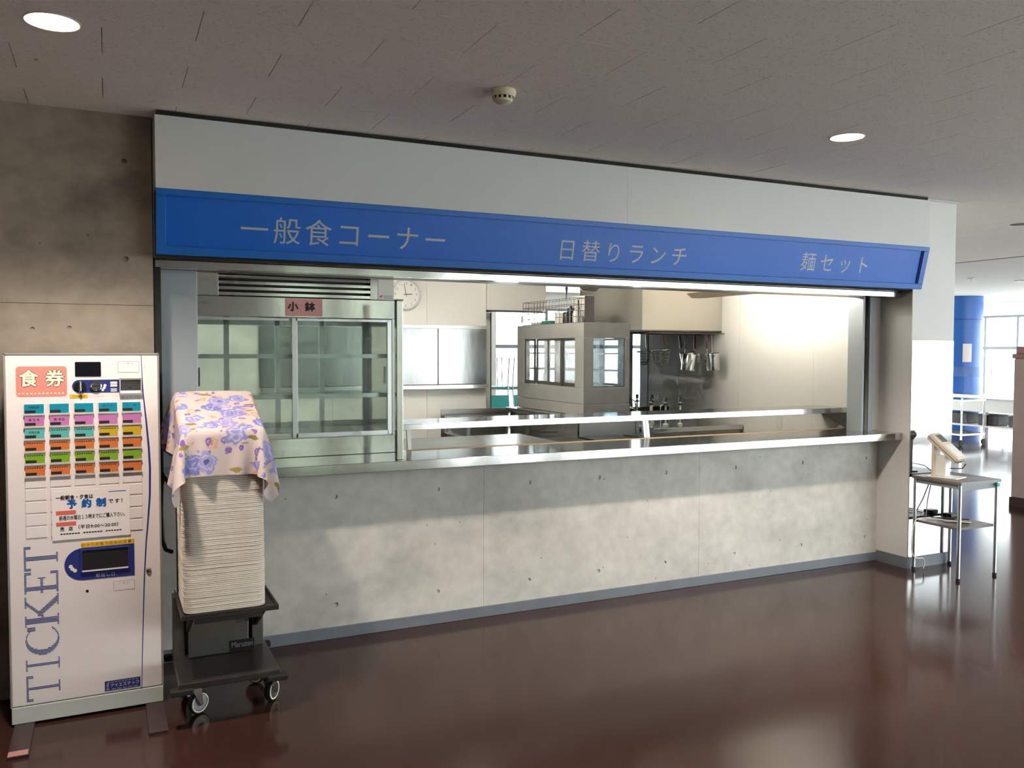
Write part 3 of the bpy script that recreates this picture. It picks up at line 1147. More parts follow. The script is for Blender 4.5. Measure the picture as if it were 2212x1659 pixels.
def label(x0, x1, z0, z1, txt, tm_, bgm, par, nm, pad=.003, tw=None):
    lb_ = B(x0, x1, YM - .0012, YM, z0, z1).build(nm, bgm, par)
    mb = MB()
    letters(mb, txt, (x0 + pad, YM - .0016, z0 + (z1 - z0) * .18), UX, UZ, (tw or (x1 - x0 - 2 * pad)), (z1 - z0) * .66)
    mb.build('lettering', tm_, lb_)


label(-.147, -.077, 1.388, 1.404, 'つり銭返却', 'print_black', 'print_yellow', dr, 'yellow_label', .01)
label(-.115, .096, .741, .762, 'おつりの取り忘れに注意！', 'print_black', 'print_yellow', dr, 'yellow_label')
mb = MB()
letters(mb, 'コイン投入口', (-.066, YM - .0006, 1.392), UX, UZ, .05, .007)
letters(mb, '紙幣投入口', (.056, YM - .0006, 1.381), UX, UZ, .07, .008)
mb.build('fine_print', 'print_grey', dr)
# menu buttons
rows = [['button_teal'] * 5, ['button_purple'] * 5, ['button_aqua'] * 3 + ['button_yellow'] * 2, ['button_orange'] * 5, ['button_green'] * 5, ['button_orange'] * 5]
words = {(0, 0): '日替定食', (0, 3): 'ライス', (0, 4): '小 鉢', (1, 0): '麺 定 食', (1, 1): '麺 単品', (2, 0): '日替定食'}
for r in range(6):
    for k in range(5):
        x, z = -.316 + .0932 * k, 1.328 - .0526 * r
        mb = MB()
        mb.box(x, x + .072, YM - .007, YM, z, z + .038, 0)
        mb.box(x + .001, x + .041, YM - .0074, YM - .007, z + .001, z + .0125, 1)
        mb.prism([(x - .003, YM - .011, z - .0015), (x - .003, YM, z - .0005), (x - .003, YM, z - .0095), (x - .003, YM - .011, z - .0085)], (.078, 0, 0), 2)
        bt = mb.build('menu_button', [rows[r][k], 'print_black', 'button_lip'], dr)
        mb = MB()
        if (r, k) in words:
            letters(mb, words[r, k], (x + .015, YM - .0075, z + .020), UX, UZ, .04, .010)
            mb.build('lettering', 'print_black', bt)
        elif r > 1 and k < 4:
            for q in range(7):
                mb.box(x + .006 + q * .0088, x + .012 + q * .0088, YM - .0075, YM - .0072, z + .030, z + .034)
            mb.build('fine_print', 'print_black', bt)
for r in range(5):
    for k in range(5):
        x, z = -.319 + .0932 * k, 1.012 - .0532 * r
        B(x, x + .078, YM - .003, YM, z, z + .047).build('blank_cover', 'machine_white', dr, bevel=.0012)
# payout panel
mb = MB()
pts = [(.096, YM - .0015, .599), (.096, YM - .0015, .739)]
for k in range(15):
    a = math.radians(90 + 180 * k / 14)
    pts.append((-.108 + .071 * math.cos(a), YM - .0015, .669 + .070 * math.sin(a)))
mb.prism(pts, (0, .0015, 0))
po = mb.build('payout_panel', 'print_navy', dr)
fr = MB()
fr.box(-.117, .076, YM - .008, YM - .0015, .727, .733).box(-.117, .076, YM - .010, YM - .0015, .634, .642).box(-.117, -.111, YM - .008, YM - .0015, .642, .727).box(.070, .076, YM - .008, YM - .0015, .642, .727)
fr.build('slot_frame', 'print_navy', po, bevel=.001)
B(-.111, .070, YM - .011, YM - .008, .636, .642).build('slot_lip', 'machine_white', po)
B(-.111, .070, YM - .0035, YM - .0016, .642, .727).build('flap', 'flap_dark', po)
mb = MB()
letters(mb, '取出し口', (-.058, YM - .0019, .606), UX, UZ, .074, .016)
mb.build('lettering', 'print_white', po)
mb = MB()
for k, (cx, cz) in enumerate(((-.155, .663), (-.149, .652), (-.139, .644))):
    mb.lathe([(0, 0), (.008, 0)], Matrix.Translation((cx, YM - .0019 - k * .0002, cz)) @ MY, 16)
mb.build('coin_marks', 'print_cream', po)
MB().lathe([(.006, 0), (.006, .001), (0, .001)], Matrix.Translation((-.093, YM, .549)) @ MY, 16).build('keyhole', 'black', dr)
MB().lathe([(.011, 0), (.011, .006), (.006, .010), (0, .010)], Matrix.Translation((.153, YM, .616)) @ MY, 18).build('lock', 'chrome', dr, smooth=True)
# navy sweep line down the door
ctrl = [(.1355, 1.571, .0012), (.138, 1.48, .0015), (.1415, 1.40, .0022), (.152, 1.28, .0034), (.161, 1.16, .0042), (.1645, 1.07, .0044), (.1625, .95, .004), (.153, .83, .0034), (.1445, .74, .003), (.136, .60, .0026), (.130, .46, .0022), (.1255, .33, .0018), (.121, .20, .0015), (.1165, .064, .0013)]
mb = MB()
vs, fs = [], []
for k, (x, z, w_) in enumerate(ctrl):
    vs += [(x - w_, YM - .0006, z), (x + w_, YM - .0006, z)]
    if k:
        fs.append((2 * k - 2, 2 * k - 1, 2 * k + 1, 2 * k))
mb.add(vs, fs).build('sweep_line', 'print_navy', dr)


# TICKET: striped serif letters running up the door
def in_letter(ch, x, y):
    ser = lambda c0, c1, yy: (yy < .045 or yy > .955) and c0 < x < c1
    if ch == 'T':
        return (.42 < x < .58 and y < .97) or (y > .93) or ((x < .12 or x > .88) and y > .80) or (y < .05 and .28 < x < .72)
    if ch == 'I':
        return .38 < x < .62 or ((y < .05 or y > .95) and .12 < x < .88)
    if ch == 'C':
        d = math.hypot((x - .54) / .54, (y - .5) / .5)
        d2 = math.hypot((x - .60) / .40, (y - .5) / .45)
        return (d < 1 and d2 > 1 and not (x > .86 and .22 < y < .72)) or (x > .88 and .70 < y < .93)
    if ch == 'K':
        if .1 < x < .26 or ((y < .05 or y > .95) and x < .38):
            return True
        if y > .45 and abs(x - (.26 + (y - .42) * .95)) < .06:
            return True
        if y < .62 and abs(x - (.36 + (.62 - y) * .85)) < .10 and x > .3:
            return True
        return (y < .05 and x > .66) or (y > .95 and .58 < x < .96)
    if ch == 'E':
        return .12 < x < .32 or ((y < .06 or y > .94) and x < .96) or (.46 < y < .53 and x < .68) or (x > .88 and (y < .24 or y > .80)) or (.62 < x < .70 and .38 < y < .61) or ((y < .05 or y > .95) and x < .4)
    return False


mbs = []
spans = [('T', 0, .164), ('I', .178, .287), ('C', .294, .474), ('K', .481, .680), ('E', .694, .834), ('T', .841, 1.0)]
zb, zt_, xl, xr_ = .101, .766, -.330, -.203
for ch, a, b2 in spans:
    za, zc_ = zb + (zt_ - zb) * a, zb + (zt_ - zb) * b2
    mb = MB()
    per = .0062
    ns = int((zc_ - za) / per)
    for k in range(ns + 1):
        z = za + per * k
        u = (z + per * .3 - za) / (zc_ - za)
        if u > 1:
            continue
        run = None
        for q in range(65):
            yv = q / 64
            inside = q < 64 and in_letter(ch, min(.999, max(.001, u)), yv + .008)
            if inside and run is None:
                run = yv
            if not inside and run is not None:
                xa, xb = xr_ + (xl - xr_) * run, xr_ + (xl - xr_) * yv
                mb.quad((xb, YM - .0006, z), (xa, YM - .0006, z), (xa, YM - .0006, z + per * .62), (xb, YM - .0006, z + per * .62))
                run = None
    mb.build('striped_letter', 'print_stripe', dr)
mk = B(-.031, .112, YM - .0012, YM, .096, .140).build('maker_label', 'print_navy', dr)
mb = MB()
letters(mb, 'アイエステック', (-.008, YM - .0016, .110), UX, UZ, .114, .017)
mb.build('lettering', 'print_white', mk)
mb = MB()
mb.box(-.026, -.013, YM - .0016, YM - .0012, .100, .108).box(-.024, -.015, YM - .0016, YM - .0012, .112, .132)
for k in range(9):
    mb.box(-.02 + k * .014, -.010 + k * .014, YM - .0016, YM - .0012, .131, .1355)
for k in range(5):
    mb.box(-.004 + k * .022, .013 + k * .022, YM - .0016, YM - .0012, .099, .1045)
mb.build('fine_print', 'print_grey', mk)
mb = MB()
letters(mb, 'SHIBAURA', (.030, YM - .0007, .070), UX, UZ, .074, .011)
mb.build('maker_name', 'print_grey', dr)
mb = MB()
mb.prism([(-.002, YM - .0007, .064), (.006, YM - .0007, .064), (.014, YM - .0007, .080), (.008, YM - .0007, .080)], (0, .0004, 0), 0)
mb.prism([(.008, YM - .0007, .066), (.013, YM - .0007, .066), (.020, YM - .0007, .082), (.009, YM - .0007, .082)], (0, .0004, 0), 1)
mb.prism([(.021, YM - .0007, .072), (.026, YM - .0007, .071), (.020, YM - .0007, .080), (.016, YM - .0007, .081)], (0, .0004, 0), 2)
mb.build('maker_emblem', ['print_grey', 'print_green', 'print_black'], dr)

# paper notice on the machine
pn = B(-.222, .081, YM - .0055, YM - .0045, .782, .992).build('paper_notice', 'paper')
tag(pn, 'white paper notice with blue and black lettering stuck over the ticket machine covers', 'notice')
YP = YM - .0059


def pt(u, v):
    return -.222 + .303 * u, .992 - .21 * v


def pnl(txt, u0, u1, v0, v1, m_, bold=0):
    (xa, za), (xb, zb_) = pt(u0, v1), pt(u1, v0)
    mb = MB()
    letters(mb, txt, (xa, YP, za), UX, UZ, xb - xa, zb_ - za, bold=bold)
    mb.build('lettering', m_, pn)


pnl('一般朝食・夕食は', .05, .52, .09, .185, 'print_black', .0006)
pnl('予約制', .19, .68, .19, .365, 'print_blue', .0022)
pnl('です！', .72, .90, .225, .31, 'print_black', .0006)
for v0, t_ in ((.405, '販売期間'), (.635, '販売場所')):
    (xa, za), (xb, zb_) = pt(.05, v0 + .085), pt(.30, v0)
    MB().box(xa, xb, YP, YP + .0004, za, zb_).build('highlight', 'print_red', pn)
pnl('前週の水曜日１３時までにご購入下さい。', .09, .93, .505, .60, 'print_black', .0003)
pnl('売　店', .10, .255, .735, .82, 'print_black', .0006)
pnl('（平日9:00～20:00）', .33, .84, .715, .80, 'print_black', .0005)
mb = MB()
for k in range(22):
    if k % 8 == 7:
        continue
    (xa, za), (xb, zb_) = pt(.10 + k * .036, .895), pt(.128 + k * .036, .87)
    mb.box(xa, xb, YP, YP + .0003, za, zb_)
mb.build('fine_print', 'print_black', pn)
(xa, za), (xb, zb_) = pt(.72, .075), pt(.95, .06)
MB().box(xa, xb, YP, YP + .0003, za, zb_).build('fine_print', 'print_blue', pn)

# ================================================================== TRAY CART, TRAYS, CLOTH
tcx = thing('tray_cart', 'dark steel tray dispenser cart on casters beside the ticket machine', 'cart', (.457, 3.98, 0))
sh = B(.25, .666, 3.757, 4.225, .168, .198).build('lower_shelf', 'steel_dark', tcx, bevel=.004)
for x in (.262, .654):
    for y in (3.765, 4.215):
        MB().box(x - .045, x + .045, y - .022, y + .022, .150, .176).build('corner_bumper', 'black_rubber', tcx, bevel=.006)


def caster(cx, cy, ang):
    M = Matrix.Translation((cx, cy, 0)) @ Matrix.Rotation(ang, 4, 'Z')
    mb = MB()
    mb.obox(M @ Vector((0, 0, .146)), .032, .028, .004, M.to_3x3())
    for s_ in (-1, 1):
        mb.prism([M @ Vector((-.028, s_ * .019, .142)), M @ Vector((.024, s_ * .019, .142)), M @ Vector((.036, s_ * .019, .04)), M @ Vector((.016, s_ * .019, .04))], M.to_3x3() @ Vector((0, .003 * s_, 0)))
    ck = mb.build('caster', 'chrome', tcx)
    MW = M @ Matrix.Translation((.026, 0, .05)) @ Matrix.Rotation(math.radians(90), 4, 'X')
    MB().lathe([(.0, -.012), (.034, -.012), (.036, -.009), (.036, .009), (.034, .012), (0, .012)], MW, 28).build('wheel', 'alu', ck, smooth=True)
    MB().lathe([(.036, -.0135), (.042, -.0135), (.042, .0135), (.036, .0135)], MW, 28).build('rim', 'print_cream', ck, smooth=True)
    MB().lathe([(.042, -.013), (.047, -.013), (.0499, -.006), (.0499, .006), (.047, .013), (.042, .013)], MW, 28).build('tyre', 'black_rubber', ck, smooth=True)


caster(.318, 3.90, .55)
caster(.640, 3.90, .9)
caster(.318, 4.14, -2.0)
caster(.640, 4.14, 2.4)
# back column
B(.276, .302, 4.18, 4.212, .198, 1.385).build('upright', 'steel_dark', tcx, bevel=.003)
B(.588, .614, 4.18, 4.212, .198, 1.385).build('upright', 'steel_dark', tcx, bevel=.003)
B(.276, .614, 4.178, 4.214, 1.35, 1.39).build('top_bar', 'steel_dark', tcx, bevel=.003)
B(.302, .588, 4.19, 4.205, .198, 1.30).build('back_panel', 'steel_dull', tcx)
B(.252, .30, 4.10, 4.18, .198, .474).build('side_cheek', 'steel_dull', tcx, bevel=.002)
B(.60, .652, 4.12, 4.18, .198, .34).build('side_cheek', 'steel_dull', tcx, bevel=.002)
B(.312, .575, 4.06, 4.08, .20, .46).build('front_cover', 'steel_dull', tcx, bevel=.002)
for x in (.304, .606):
    MB().prism([(x, 3.80, .470), (x, 4.18, .470), (x, 4.18, .27), (x, 4.10, .30), (x, 3.86, .43)], (.014, 0, 0)).build('gusset', 'steel_dark', tcx)
B(.318, .60, 3.80, 3.815, .43, .47).build('platform_skirt', 'steel_dark', tcx)
pb = MB()
pb.box(.262, .658, 3.735, 4.17, .470, .478).box(.262, .658, 3.735, 3.741, .478, .492).box(.262, .268, 3.741, 4.17, .478, .492).box(.652, .658, 3.741, 4.17, .478, .492)
pb.build('platform', 'steel_dark', tcx, bevel=.002)
pp = B(.492, .60, 4.054, 4.06, .205, .255).build('name_plate', 'black', tcx)
mb = MB()
letters(mb, 'Maruzen', (.499, 4.0535, .222), UX, UZ, .094, .026)
mb.build('lettering', 'print_grey', pp)
MB().lathe([(.004, 0), (.003, .003), (0, .003)], Matrix.Translation((.556, 4.06, .30)) @ MY, 10).build('screw', 'chrome', tcx)
MB().tube([(.25, 4.23, .98), (.235, 4.27, 1.0), (.222, 4.29, .97), (.218, 4.29, .85), (.222, 4.29, .70), (.235, 4.26, .66), (.256, 4.21, .66)], .010, 10).build('push_handle', 'black', tcx, smooth=True)

# trays: one shallow rounded tray, stacked 92 times
TX0, TX1, TY0, TY1 = .276, .612, 3.775, 4.128
tcx_, tcy_ = (TX0 + TX1) / 2, (TY0 + TY1) / 2


def ring(hx, hy, r, z, n=5):
    out = []
    for sx, sy, a0 in ((1, 1, 0), (-1, 1, 90), (-1, -1, 180), (1, -1, 270)):
        for k in range(n + 1):
            a = math.radians(a0 + 90 * k / n)
            out.append((sx * (hx - r) + r * math.cos(a), sy * (hy - r) + r * math.sin(a), z))
    return out


hx, hy = (TX1 - TX0) / 2, (TY1 - TY0) / 2
prof = [(hx - .016, hy - .016, .03, 0), (hx - .008, hy - .008, .036, .0046), (hx - .0012, hy - .0012, .040, .0050), (hx, hy, .041, .0064), (hx, hy, .041, .0112), (hx - .0015, hy - .0015, .040, .0122), (hx - .008, hy - .008, .036, .0118), (hx - .019, hy - .019, .03, .003)]
vs, fs = [], []
rings = [ring(*q) for q in prof]
n_ = len(rings[0])
for rg in rings:
    vs += rg
for i in range(len(rings) - 1):
    for k in range(n_):
        k2 = (k + 1) % n_
        fs.append((i * n_ + k, i * n_ + k2, (i + 1) * n_ + k2, (i + 1) * n_ + k))
fs.append(tuple(range(n_ - 1, -1, -1)))
fs.append(tuple(range((len(rings) - 1) * n_, len(rings) * n_)))
t0 = MB().add(vs, fs).build('meal_tray', 'tray_plastic', smooth=True)
NT, PT = 93, .0081
for k in range(NT):
    o = t0 if k == 0 else t0.copy()
    if k:
        COL.objects.link(o)
    lean = .012 * (k / NT) ** 1.5
    o.location = (tcx_ + random.uniform(-.0006, .0006) - lean * .6, tcy_ + random.uniform(-.0006, .0006), .4785 + k * PT)
    o.rotation_euler = (0, 0, random.uniform(-.002, .002))
    lb_ = 'beige plastic meal tray stacked on the tray cart'
    if k == 0:
        lb_ = 'beige plastic meal tray, lowest of the stack on the tray cart'
    tag(o, lb_, 'tray', 'meal trays stacked on the cart')

# cloth: position-based drape over the stack and the cart's back bar
NX, NY = 42, 44
CX0, CX1 = .062, .842
ang = math.radians(-2.0)
uu, vv = np.meshgrid(np.linspace(0, 1, NX), np.linspace(0, 1, NY))
Lx, Ly = .78, .80
fx = (uu - .5) * Lx
fy = vv * Ly
X = .448 + fx * math.cos(ang) - (fy - .4) * math.sin(ang)
Yc = 3.580 + fy * math.cos(ang) + fx * math.sin(ang)
bx0, bx1, by0, by1 = .268, .620, 3.768, 4.222


def topz(yv):
    return 1.252 + np.clip((yv - 3.775) / .43, 0, 1) * .148


Pp = np.stack([X, Yc, np.maximum(topz(Yc), 1.26) + .03], -1)
Vel = np.zeros_like(Pp)
sx_, sy_ = Lx / (NX - 1), Ly / (NY - 1)
cons = []
for di, dj in ((0, 1), (1, 0), (1, 1), (1, -1), (0, 2), (2, 0)):
    d0 = math.hypot(dj * sx_, di * sy_)
    for par in (0, 1):
        cons.append((di, dj, d0, par))
rng = np.random.RandomState(3)
Pp[..., 2] += rng.rand(NY, NX) * .002


def solve(di, dj, d0, par, k):
    st_ = 2 * max(di, abs(dj)) if max(di, abs(dj)) > 1 else 2
    step = max(di, abs(dj))
    i0, i1 = 0, NY - di
    j0, j1 = (0, NX - dj) if dj >= 0 else (-dj, NX)
    ii, jj = np.meshgrid(np.arange(i0, i1), np.arange(j0, j1), indexing='ij')
    key = (ii // step if di else jj // step) % 2 == par
    ii, jj = ii[key], jj[key]
    a, b3 = Pp[ii, jj], Pp[ii + di, jj + dj]
    d = b3 - a
    ln = np.linalg.norm(d, axis=-1, keepdims=True) + 1e-9
    cor = .5 * k * (ln - d0) / ln * d
    Pp[ii, jj] += cor
    Pp[ii + di, jj + dj] -= cor


for it in range(240):
    prev = Pp.copy()
    Vel[..., 2] -= 9.8 * .008
    Vel *= .985
    Pp += Vel * .008
    for sub in range(6):
        for di, dj, d0, par in cons:
            solve(di, dj, d0, par, 1.0 if max(di, abs(dj)) == 1 and abs(di * dj) == 0 else (.5 if max(di, abs(dj)) == 1 else .12))
        x, y_, z = Pp[..., 0], Pp[..., 1], Pp[..., 2]
        tz = topz(y_) + .004
        ins = (x > bx0) & (x < bx1) & (y_ > by0) & (y_ < by1) & (z < tz)
        dl, dr_, df, db, dt = x - bx0, bx1 - x, y_ - by0, by1 - y_, tz - z
        mn = np.minimum(np.minimum(dl, dr_), np.minimum(df, db))
        top = ins & (dt < mn + .012)
        sd = ins & ~top
        Pp[..., 2] = np.where(top, tz, z)
        for cond, ax, val in ((dl, 0, bx0), (dr_, 0, bx1), (df, 1, by0), (db, 1, by1)):
            hit = sd & (cond <= mn + 1e-9)
            Pp[..., ax] = np.where(hit, val, Pp[..., ax])
        contact = top
    # friction on the top
    Pp[..., 0] = np.where(top, prev[..., 0] + (Pp[..., 0] - prev[..., 0]) * .25, Pp[..., 0])
    Pp[..., 1] = np.where(top, prev[..., 1] + (Pp[..., 1] - prev[..., 1]) * .25, Pp[..., 1])
    Vel = (Pp - prev) / .008
    Vel = np.clip(Vel, -2.5, 2.5)
Pp[..., 1] = np.minimum(Pp[..., 1], 4.39)
Pp[..., 0] = np.maximum(Pp[..., 0], .218)
vs = [tuple(q) for q in Pp.reshape(-1, 3)]
fs = [(i * NX + j, i * NX + j + 1, (i + 1) * NX + j + 1, (i + 1) * NX + j) for i in range(NY - 1) for j in range(NX - 1)]
cl = MB().add(vs, fs).build('floral_cloth', 'floral_cotton', smooth=True)
uvl = cl.data.uv_layers.new(name='uv')
for lp in cl.data.loops:
    i, j = divmod(lp.vertex_index, NX)
    uvl.data[lp.index].uv = (j / (NX - 1), i / (NY - 1))
for pz in cl.data.polygons:
    pz.use_smooth = True
so = cl.modifiers.new('hem', 'SUBSURF')
so.levels = so.render_levels = 1
tag(cl, 'white floral cotton cloth with violet roses draped over the tray stack', 'cloth')

# ================================================================== KITCHEN
# clock
ck = thing('wall_clock', 'round white wall clock with silver rim on the kitchen wall', 'clock', (2.548, 7.69, 1.97))
MC = Matrix.Translation((2.548, 7.698, 2.117)) @ MY
MB().lathe([(.15, 0), (.152, .012), (.148, .026), (.138, .032), (.130, .026), (.128, .012)], MC, 40).build('rim', 'clock_rim', ck, smooth=True)
MB().lathe([(.13, .012), (0, .012)], MC, 40).build('face', 'clock_face', ck)
mb = MB()
for k in range(1, 13):
    a = math.radians(90 - 30 * k)
    cx, cz = 2.548 + .104 * math.cos(a), 2.117 + .104 * math.sin(a)
    w_ = .026 if k > 9 else .013
    letters(mb, str(k), (cx - w_ / 2, 7.684, cz - .011), UX, UZ, w_, .022)
mb.build('numerals', 'print_grey', ck)
for nm, a, ln, w_ in (('hour_hand', 90 - 2.9 * 30, .062, .004), ('minute_hand', 90 + 11, .098, .003)):
    a = math.radians(a)
    d = Vector((math.cos(a), 0, math.sin(a)))
    n2 = Vector((-d.z, 0, d.x))
    c0 = Vector((2.548, 7.682, 2.117))
    MB().prism([c0 - d * .02 - n2 * w_, c0 - d * .02 + n2 * w_, c0 + d * ln + n2 * w_ * .6, c0 + d * ln - n2 * w_ * .6], (0, -.001, 0)).build(nm, 'print_black', ck)
MB().tube([(2.548, 7.681, 2.085), (2.548, 7.681, 2.13)], .0012, 6).build('second_hand', 'white_plastic', ck)

# stainless backsplash on the back wall
bsx = thing('backsplash', 'stainless steel backsplash panels on the cream kitchen wall', 'backsplash', (2.5, 7.68, 1.22))
for a, b2 in ((1.2, 2.866), (2.872, 3.375)):
    B(a, b2, 7.684, 7.699, 1.264, 1.80).build('steel_panel', 'steel_wavy', bsx, bevel=.002)
B(1.2, 3.375, 7.675, 7.699, 1.80, 1.832).build('top_trim', 'steel_brushed', bsx)
B(1.2, 3.375, 7.62, 7.699, 1.222, 1.262).build('ledge', 'steel', bsx, bevel=.003)
B(2.864, 2.874, 7.680, 7.699, 1.264, 1.80).build('seam', 'steel_dark', bsx)

# white sliding door in the opening behind
dk = thing('sliding_door_leaf', 'white sliding door leaf with recessed pull behind the kitchen', 'door', (3.44, 7.9, 0))
B(3.2, 3.495, 7.86, 7.89, .01, 1.97).build('leaf', 'plaster_white', dk, bevel=.002)
B(3.415, 3.46, 7.855, 7.86, 1.33, 1.47).build('pull_plate', 'alu', dk)
B(3.435, 3.445, 7.853, 7.856, 1.35, 1.45).build('pull', 'shadow_gap', dk)
B(3.495, 3.505, 7.855, 7.892, .01, 1.97).build('edge', 'steel_dark', dk)

# pass-through fridge cabinet
cbx = thing('pass_through_cabinet', 'tall stainless pass-through cabinet with sliding glass doors in the middle of the kitchen', 'fridge', (3.93, 7.0, 1.03))
a0, a1, b0, b1 = 3.70, 4.17, 6.35, 7.66
B(a0 - .004, a1 + .004, b0 - .004, b1, 1.03, 1.128).build('plinth', 'steel_satin', cbx, bevel=.002)
B(a0, a1, b0, b1, 1.131, 1.27).build('base_panel', 'steel_satin', cbx, bevel=.002)
B(a0, a1, b0, b1, 1.705, 1.835).build('header', 'steel_satin', cbx, bevel=.002)
for x0, x1, y0, y1 in ((a0, a0 + .10, b0, b0 + .15), (a0, a0 + .06, b1 - .16, b1), (a1 - .05, a1, b0, b0 + .05), (a1 - .05, a1, b1 - .1, b1)):
    B(x0, x1, y0, y1, 1.27, 1.705).build('corner_post', 'steel_satin', cbx, bevel=.002)
for z in (1.41, 1.56):
    B(a0 + .05, a1 - .05, b0 + .04, b1 - .05, z, z + .012).build('shelf', 'steel_dull', cbx)
ys = [6.50, 6.752, 7.019, 7.28, 7.50]
for i in range(4):
    off = .004 if i % 2 else .02
    fr = MB()
    fr.box(a0 + off, a0 + off + .014, ys[i], ys[i] + .022, 1.272, 1.703).box(a0 + off, a0 + off + .014, ys[i + 1] - .022, ys[i + 1], 1.272, 1.703)
    fr.box(a0 + off, a0 + off + .014, ys[i] + .022, ys[i + 1] - .022, 1.272, 1.305).box(a0 + off, a0 + off + .014, ys[i] + .022, ys[i + 1] - .022, 1.685, 1.703)
    d_ = fr.build('sliding_door', 'steel_dull', cbx)
    B(a0 + off + .005, a0 + off + .009, ys[i] + .02, ys[i + 1] - .02, 1.30, 1.69).build('glass', 'pane_cabinet_glare', d_)
for i in range(3):
    y0 = b0 + .05 + i * .40
    fr = MB()
    fr.box(a1 - .02, a1 - .006, y0, y0 + .025, 1.272, 1.703).box(a1 - .02, a1 - .006, y0 + .375, y0 + .40, 1.272, 1.703)
    fr.box(a1 - .02, a1 - .006, y0 + .025, y0 + .375, 1.272, 1.295).box(a1 - .02, a1 - .006, y0 + .025, y0 + .375, 1.685, 1.703)
    d_ = fr.build('sliding_door', 'steel_dark', cbx)
    B(a1 - .014, a1 - .010, y0 + .02, y0 + .38, 1.29, 1.69).build('glass', 'pane_end', d_)
gfr = MB()
gfr.box(a0 + .10, a1 - .05, b0 + .004, b0 + .014, 1.27, 1.282).box(a0 + .10, a1 - .05, b0 + .004, b0 + .014, 1.70, 1.705).box(a1 - .056, a1 - .05, b0 + .004, b0 + .014, 1.282, 1.70)
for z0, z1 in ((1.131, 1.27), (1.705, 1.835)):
    B(a0 + .002, a1 - .002, b0 - .003, b0, z0 + .002, z1 - .002).build('end_shade_plate', 'shaded_end_steel', cbx)  # thin dark plates put the front end's shade into the colour
B(a0 + .002, a0 + .098, b0 - .003, b0, 1.272, 1.703).build('end_shade_plate', 'shaded_end_steel', cbx)
B(a1 - .048, a1 - .002, b0 - .003, b0, 1.272, 1.703).build('end_shade_plate', 'shaded_end_steel', cbx)
B(a0, a1, b0 - .007, b0 - .004, 1.032, 1.126).build('end_shade_plate', 'shaded_end_steel', cbx)
gf = gfr.build('end_window', 'black', cbx)
B(a0 + .10, a1 - .05, b0 + .006, b0 + .010, 1.275, 1.70).build('glass', 'pane_end', gf)
sw = B(a0 - .006, a0 - .0005, 7.53, 7.57, 1.86, 1.93).build('switch_plate', 'white_plastic')
tag(sw, 'small white switch plate above the pass-through cabinet', 'switch')
B(a0 - .02, a0 - .0005, 7.50, 7.60, 1.85, 1.855).build('bracket', 'steel_dull', sw)
# table under the cabinet
ctb = thing('cabinet_table', 'stainless work table carrying the pass-through cabinet', 'work table', (3.93, 7.0, 0))
B(3.58, 4.25, 6.22, 7.68, .985, 1.028).build('worktop', 'steel', ctb, bevel=.004)
for x in (3.62, 4.19):
    for y in (6.27, 7.62):
        B(x, x + .035, y, y + .035, 0, .985).build('leg', 'steel_dull', ctb)
B(3.62, 4.21, 6.28, 7.64, .10, .98).build('cupboard', 'steel_dull', ctb)
# low rack with steel pans at the back, left of the cabinet
rk = thing('pan_rack', 'low steel rack with shelves at the back of the kitchen', 'rack', (3.2, 7.35, 0))
for z in (.62, .80, .95):
    B(2.9, 3.56, 7.05, 7.60, z, z + .02).build('shelf', 'steel', rk, bevel=.002)
B(2.93, 3.53, 7.09, 7.57, .0, .60).build('lower_body', 'steel_dull', rk)
B(2.9, 3.616, 7.685, 7.697, 0, 1.02).build('back_panel', 'steel_dull', rk)
for x in (2.92, 3.51):
    for y in (7.07, 7.55):
        B(x, x + .03, y, y + .03, 0, .95).build('post', 'steel_dull', rk)

# wire basket on top of the cabinet
wb = thing('wire_basket', 'chrome wire mesh basket full of utensils on top of the pass-through cabinet', 'basket', (3.9, 7.05, 1.835))


def grid(par, nm, O, U, V, nu, nv, du, dv, r=.0022):
    mb = MB()
    O, U, V = Vector(O), Vector(U), Vector(V)
    for i in range(nu + 1):
        mb.tube([O + U * du * i, O + U * du * i + V * dv * nv], r, 5)
    for j in range(nv + 1):
        mb.tube([O + V * dv * j, O + V * dv * j + U * du * nu], r * 1.3, 5)
    mb.build(nm, 'steel_dull', par)


grid(wb, 'front_mesh', (3.715, 6.56, 1.838), (0, 1, 0), (0, 0, 1), 16, 4, .0625, .055)
grid(wb, 'back_mesh', (3.835, 6.56, 1.838), (0, 1, 0), (0, 0, 1), 16, 4, .0625, .055)
grid(wb, 'end_mesh', (3.715, 6.56, 1.838), (1, 0, 0), (0, 0, 1), 2, 4, .06, .055)
grid(wb, 'end_mesh', (3.715, 7.56, 1.838), (1, 0, 0), (0, 0, 1), 2, 4, .06, .055)


def lathe_at(nm, m_, x, y, z, prof, lab, cat, M=None, n=20, group=None):
    T = Matrix.Translation((x, y, z)) @ (M or Matrix.Identity(4))
    o = MB().lathe(prof, T, n).build(nm, m_, smooth=True)
    return tag(o, lab, cat, group)


